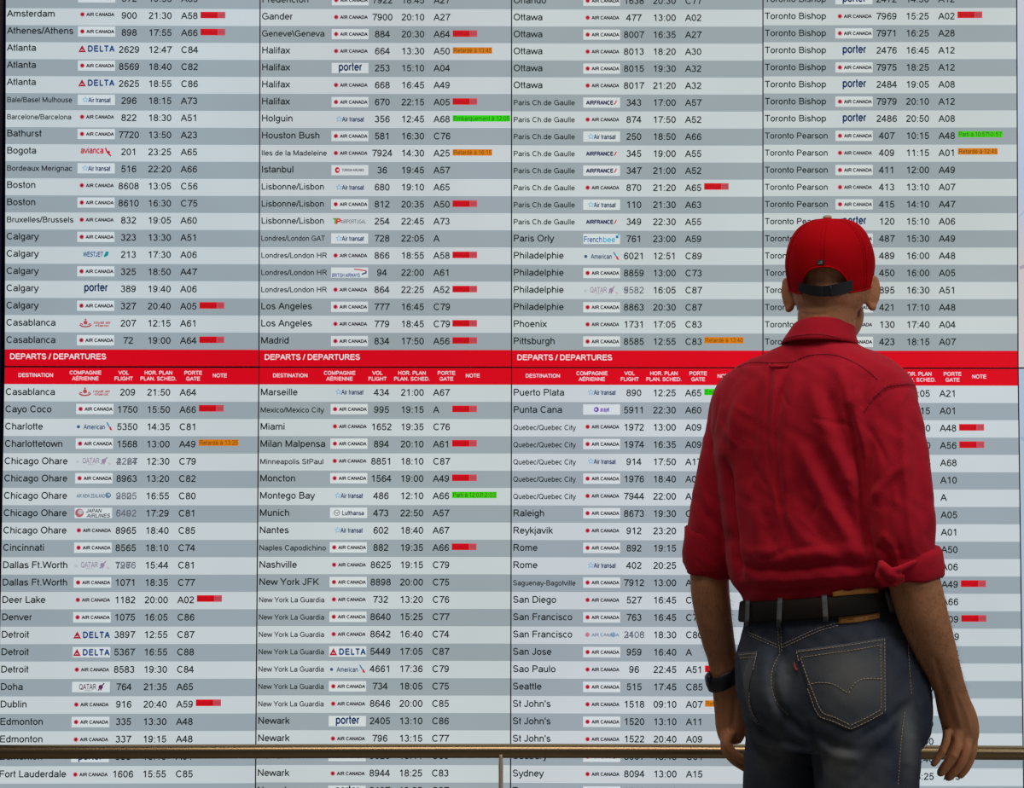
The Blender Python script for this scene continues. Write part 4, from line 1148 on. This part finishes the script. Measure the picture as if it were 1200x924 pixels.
# small flag tag above the opening
def tagp(u, v_, out): 
    a = math.radians(-3.0+u*4.2); return HO+CR @ capp(a, .455+v_*.030, out)
V = [tagp(u, w, .0012) for w in (-1, 1) for u in (-1, 1)]+[tagp(u, w, .0030) for w in (-1, 1) for u in (-1, 1)]
Fc = [(4, 5, 7, 6), (0, 1, 5, 4), (2, 6, 7, 3), (0, 4, 6, 2), (1, 3, 7, 5)]; ft = obj('flag_tag', V, Fc, M_black, cap)
M_fw = mat('flag_grey', (.30, .28, .28, 1), .7); M_fd = mat('flag_dark', (.05, .05, .08, 1), .7)
stripes = []
for k in range(4):
    w0 = -.72+.37*k; stripes.append(([tagp(-.62, w0, .0034), tagp(.62, w0, .0034), tagp(.62, w0+.2, .0034), tagp(-.62, w0+.2, .0034)], [(0, 1, 2, 3)]))
v, f = merge(*stripes); obj('flag_stripes', v, f, M_fw, ft)
obj('flag_canton', [tagp(-.62, .05, .0037), tagp(-.05, .05, .0037), tagp(-.05, .65, .0037), tagp(-.62, .65, .0037)], [(0, 1, 2, 3)], M_fd, ft)
# peak of the cap
V = []; NB = 28; NR = 8
for s in (0, 1):
    for j in range(NR+1):
        for i in range(NB+1):
            a = math.radians(-74+148*i/NB); t = j/NR
            x = (CA*.97+.0*t)*math.sin(a); y = CYC+CB*.955*math.cos(a)
            ext = .078*t*max(0, math.cos(a*.96))**.55
            V.append(HO+CR @ Vector((x*(1+.02*t), y+ext, .020-.006*s*.45-.012*math.sin(a)**2*.6-.010*t*t+.004*t)))
W = NB+1; B = (NR+1)*W; Fc = []
for s in (0, 1):
    for j in range(NR):
        for i in range(NB):
            q = (j*W+i, j*W+i+1, (j+1)*W+i+1, (j+1)*W+i); Fc.append(tuple(x+s*B for x in (q if s == 0 else q[::-1])))
rim = list(range(W))+[j*W+NB for j in range(1, NR+1)]+[NR*W+i for i in range(NB-1, -1, -1)]+[j*W for j in range(NR-1, 0, -1)]
for a, b_ in zip(rim, rim[1:]+rim[:1]): Fc.append((a, a+B, b_+B, b_))
obj('peak', V, Fc, M_cap, cap, True)

# ------------------------------------------------ jeans
ht = lambda p: .15*min(1, max(0, (790-p)/60))
jp = [loft(body_rings(HIPS, 8, tilt=ht)), leg(1015, YR, LEG_R), leg(919.5, YL, LEG_L), ellipsoid(at(985, 805, -1.455), (.078, .066, .082)), ellipsoid(at(905, 806, -1.415), (.052, .066, .078))]
jeans = remesh('jeans', jp, .0042, M_denim, man, 5)
JF = [(-9, 5, [(914, 735), (914, 765), (905, 785), (905, 805), (912, 828), (928, 848), (945, 862)]), (-9, 4, [(948, 850), (951, 868), (956, 885), (959, 905), (960, 930)]),
      (-6, 4, [(884, 850), (902, 862), (925, 870), (946, 876)]), (4, 6, [(884, 862), (910, 874), (940, 886)]), (-5, 5, [(955, 862), (975, 874), (1000, 880)]), (4, 6, [(960, 876), (985, 888), (1010, 890)]), (-3, 4, [(886, 880), (915, 888)]),
      (-5, 5, [(1008, 866), (1030, 852), (1050, 838), (1068, 822)]), (4, 7, [(1020, 880), (1045, 850), (1062, 810)]), (-5, 7, [(1035, 900), (1050, 860), (1060, 820)]), (4, 6, [(1064, 900), (1068, 860)]), (-4, 6, [(1000, 923), (1020, 895), (1035, 870)]),
      (-3, 5, [(893, 740), (905, 752)]), (-2.2, 1.5, [(1064, 756), (1066, 790), (1068, 815)]), (-2.4, 1.5, [(1060, 835), (1056, 870), (1052, 923)])]
jx, jy = fold_mesh(jeans, JF, noise=.6)
spots = [(1000, 800, 34, 30, .5), (990, 778, 40, 14, .22), (905, 815, 22, 28, .38), (875, 800, 8, 34, .3), (905, 885, 20, 26, .55), (985, 886, 24, 20, .5), (985, 915, 30, 26, .35), (1064, 850, 10, 30, .5), (1066, 890, 8, 30, .45), (1030, 930, 16, 30, .3), (925, 790, 12, 18, .2), (968, 845, 20, 10, .2)]
wv = np.full(len(jx), .20)
for cx, cy, sx, sy, k in spots: wv += k*np.exp(-((jx-cx)/sx)**2-((jy-cy)/sy)**2)
def wear(o, vals):
    ca = o.data.color_attributes.new('wear', 'FLOAT_COLOR', 'POINT'); a = np.ones((len(vals), 4)); a[:, :3] = np.array(vals)[:, None]; ca.data.foreach_set('color', a.reshape(-1))
wear(jeans, np.clip(wv, 0, 1.1))
# belt
def hip_ring(p0, grow):
    return body_rings([r for r in HIPS], 1.0, tilt=ht, grow=grow)[int(round(p0-690))]
brs = []
for p0, g in ((696, .003), (696.6, .0085), (698, .0100), (709, .0105), (718.4, .0105), (720, .0090), (720.4, .003)):
    brs.append(hip_ring(p0, g))
v, f = loft(brs+[brs[0]], False); belt = obj('belt', v, f, M_belt, man, True)
jbv = bvh_of(jeans); bbv = bvh_of(jeans, belt)
def wear_obj(o, base=.25):
    vals = []
    for v_ in o.data.vertices:
        x, y = topx(v_.co); k = base+sum(q*math.exp(-((x-a)/c)**2-((y-b)/d)**2) for a, b, c, d, q in spots); vals.append(min(1.1, k))
    wear(o, vals)
PR_T = [(932.3, 762.4), (960, 759.5), (1000, 753.5), (1026, 749), (1038.2, 747.4)]; PR_B = [(938, 790), (948, 820), (957.4, 839.8), (975, 847), (997, 857), (1018, 847), (1038.8, 835.9)]
def pocket(top, bot, seams, off=.0024, warp=None):
    o = patch('back_pocket', jbv, top, bot, M_denim, jeans, off, 22, 20, warp=warp); wear_obj(o, .36)
    b = bvh_of(o)
    for s in seams: 
        dashes(b, s, M_thread, o, 'seam_stitching', .0008, .0004)
    return o
rp_out = [(933.5, 764.5), (938.5, 785), (948, 812), (959, 838.2), (975, 845.2), (997, 855)], [(997, 855), (1017, 845.8), (1037, 834.5)], [(1037, 834), (1036.8, 790), (1036.6, 749.5)], [(935, 764.4), (970, 760), (1005, 755), (1035, 750)]
rp_in = [(938.5, 772), (943, 786), (952, 810), (963, 834.5), (978, 841), (997, 850.5)], [(997, 850.5), (1015, 842), (1032.5, 832)], [(1032.5, 831), (1032.2, 790), (1032, 756)], [(939, 771), (970, 766.5), (1005, 761.5), (1034, 756)]
arc = [[(946.8, 802.9), (960, 800.5), (975, 802), (986, 808), (994.4, 813.6)], [(994.4, 813.6), (998, 806), (1005, 799), (1015, 795.8), (1034, 796)]]
def trim_poly(o): return o
# pocket outline: top edge, then a five-sided lower edge
rp = pocket([(932.3, 762.4), (945, 761), (970, 757.5), (1000, 753.5), (1022, 749.8), (1038.2, 747.4)], [(957.4, 839.8), (970, 845), (997, 857), (1012, 849.5), (1025, 843), (1038.8, 835.9)], list(rp_out)+list(rp_in)+arc)
lp = pocket([(865.5, 765.6), (876, 764.5), (887.9, 764)], [(880.5, 843), (885, 846), (889.5, 849)], [[(886.5, 766), (883.5, 780), (880.6, 796), (877.8, 818), (880.5, 834), (888, 846.5)], [(867, 768), (877, 767), (887, 766.5)], [(868, 771.5), (877, 771), (885, 770.5)]], warp=lambda u, t: -u*10.5*math.sin(math.pi*t**1.25))
v, f = tube([on(jbv, x, y, .004)[0] for x, y in ((931.5, 777), (932.5, 782), (934.5, 786))], .0022, 6); obj('red_tab', v, f, mat('faded_red_tab', (.30, .05, .05, 1), .8), rp)
for pts in ([(877.5, 741.5), (892, 748), (911, 756.4)], [(915, 757), (930, 750), (947, 741.8), (963, 735.5), (983, 730)], [(916, 760), (931, 753), (948, 745), (964, 738.6), (984, 733)], [(877.5, 744.5), (892, 751), (911, 759.5)],
            [(912, 736), (912.3, 752), (913.6, 766), (908, 777), (904.5, 788), (903.6, 800), (906, 815), (912, 826), (926, 840)], [(915.5, 736), (915.6, 752), (916.5, 766)],
            [(882, 842), (886, 846), (890, 848.5)], [(1064, 756), (1066, 790), (1068, 815)], [(1060, 835), (1056, 870), (1052, 923)]):
    dashes(jbv, pts, M_thread, jeans)
o = patch('waist_label', jbv, [(982, 690.8), (1004, 690), (1030, 688)], [(982.5, 731.8), (1004, 730), (1030, 725)], M_patch, jeans, .003, 14, 10, thick=.002); o['label'] = 'tan leather label'
lb = bvh_of(o)
M_lp = mat('brown_print', (.22, .07, .01, 1), .7)
lw = []
for q in ([(990, 722.8), (996, 721.6), (1002, 721.6)], [(1005, 721.2), (1013, 720.2), (1024, 719.2)], [(994, 726.5), (1000, 725.8)], [(1012, 724.6), (1014, 724.4)], [(1018, 723.8), (1025, 723)]):
    P = [on(lb, x, y, .0003) for x, y in dens(q, 1.5)]; P = [p[0] for p in P if p]
    if len(P) > 1: lw.append(tube(P, .0007, 5))
if lw: v, f = merge(*lw); obj('label_print', v, f, M_lp, o)
o = patch('waist_label_top', jbv, [(977, 695.4), (1002, 692.6), (1025.5, 690)], [(977, 700), (1002, 697.5), (1025.5, 695)], M_patch, jeans, .0105, 10, 3, thick=.004); o['label'] = 'tan strip above the belt'
for (x0, y0), (x1, y1), w in (((877.4, 702), (876.5, 734), 2.2), ((914.8, 701), (913.2, 735.5), 2.6), ((966, 696), (968, 729), 3.0), ((1039, 693), (1046, 719.5), 3.2)):
    lo = patch('belt_loop', bbv, [(x0-w, y0), (x0, y0), (x0+w, y0)], [(x1-w, y1), (x1, y1), (x1+w, y1)], M_denim, jeans, .0032, 4, 14, thick=.002); wear(lo, [.75]*len(lo.data.vertices))
# wrist band
wb_rows = [(845.5, 785, -1.195, 19.3), (845.6, 786, -1.195, 20.6), (847, 793.5, -1.193, 20.6), (849, 801, -1.191, 19.4), (849.4, 802.4, -1.191, 18.0)]
P = [at(*r[:3]) for r in wb_rows]; rings = []
ax = (at(852, 803, -1.19)-at(842.5, 783, -1.198)).normalized(); u = Vector((0, 1, 0)).cross(ax).normalized(); w = ax.cross(u)
for p, r in zip(P, wb_rows): rings.append([p+u*(r[3]/scale_at(-1.19))*math.cos(2*math.pi*k/40)*(1.0 if math.cos(2*math.pi*k/40)*u.x > 0 else 1.06)+w*(r[3]/scale_at(-1.19))*.92*math.sin(2*math.pi*k/40) for k in range(40)])
v, f = loft(rings+[rings[0]], False); wbnd = obj('wrist_band', v, f, M_rubber, man, True)
v, f = ellipsoid(at(830.5, 795.5, -1.20), (.007, .016, .012), None, 20, 12); obj('band_face', v, f, M_rubber, wbnd, True)
# shoes
for x, Y, yw in ((foot_r, YR, FY), (foot_l, YL, FY-.15)):
    up = [(-.075, .022, .02, .05), (-.06, .036, .018, .078), (-.02, .043, .018, .082), (.04, .045, .018, .075), (.10, .049, .018, .058), (.155, .046, .018, .045), (.19, .030, .02, .032), (.198, .012, .022, .02)]
    v, f = footm(x, Y, yw, up); sh = obj('shoe', v, f, mat('brown_shoe', (.06, .04, .03, 1), .6), man, True)
    R = Matrix.Rotation(-yw, 3, 'Z'); out = []
    for k in range(40):
        t = 2*math.pi*k/40; out.append((.050*math.cos(t)*(1 if math.sin(t) > -.2 else .85), .06+.142*math.sin(t)))
    V = [Vector((x, Y, z))+R @ Vector((a, b_, 0)) for z in (0, .024) for a, b_ in out]
    Fc = [tuple(range(39, -1, -1)), tuple(range(40, 80))]+[(k, (k+1) % 40, 40+(k+1) % 40, 40+k) for k in range(40)]; obj('sole', V, Fc, M_sole, sh)
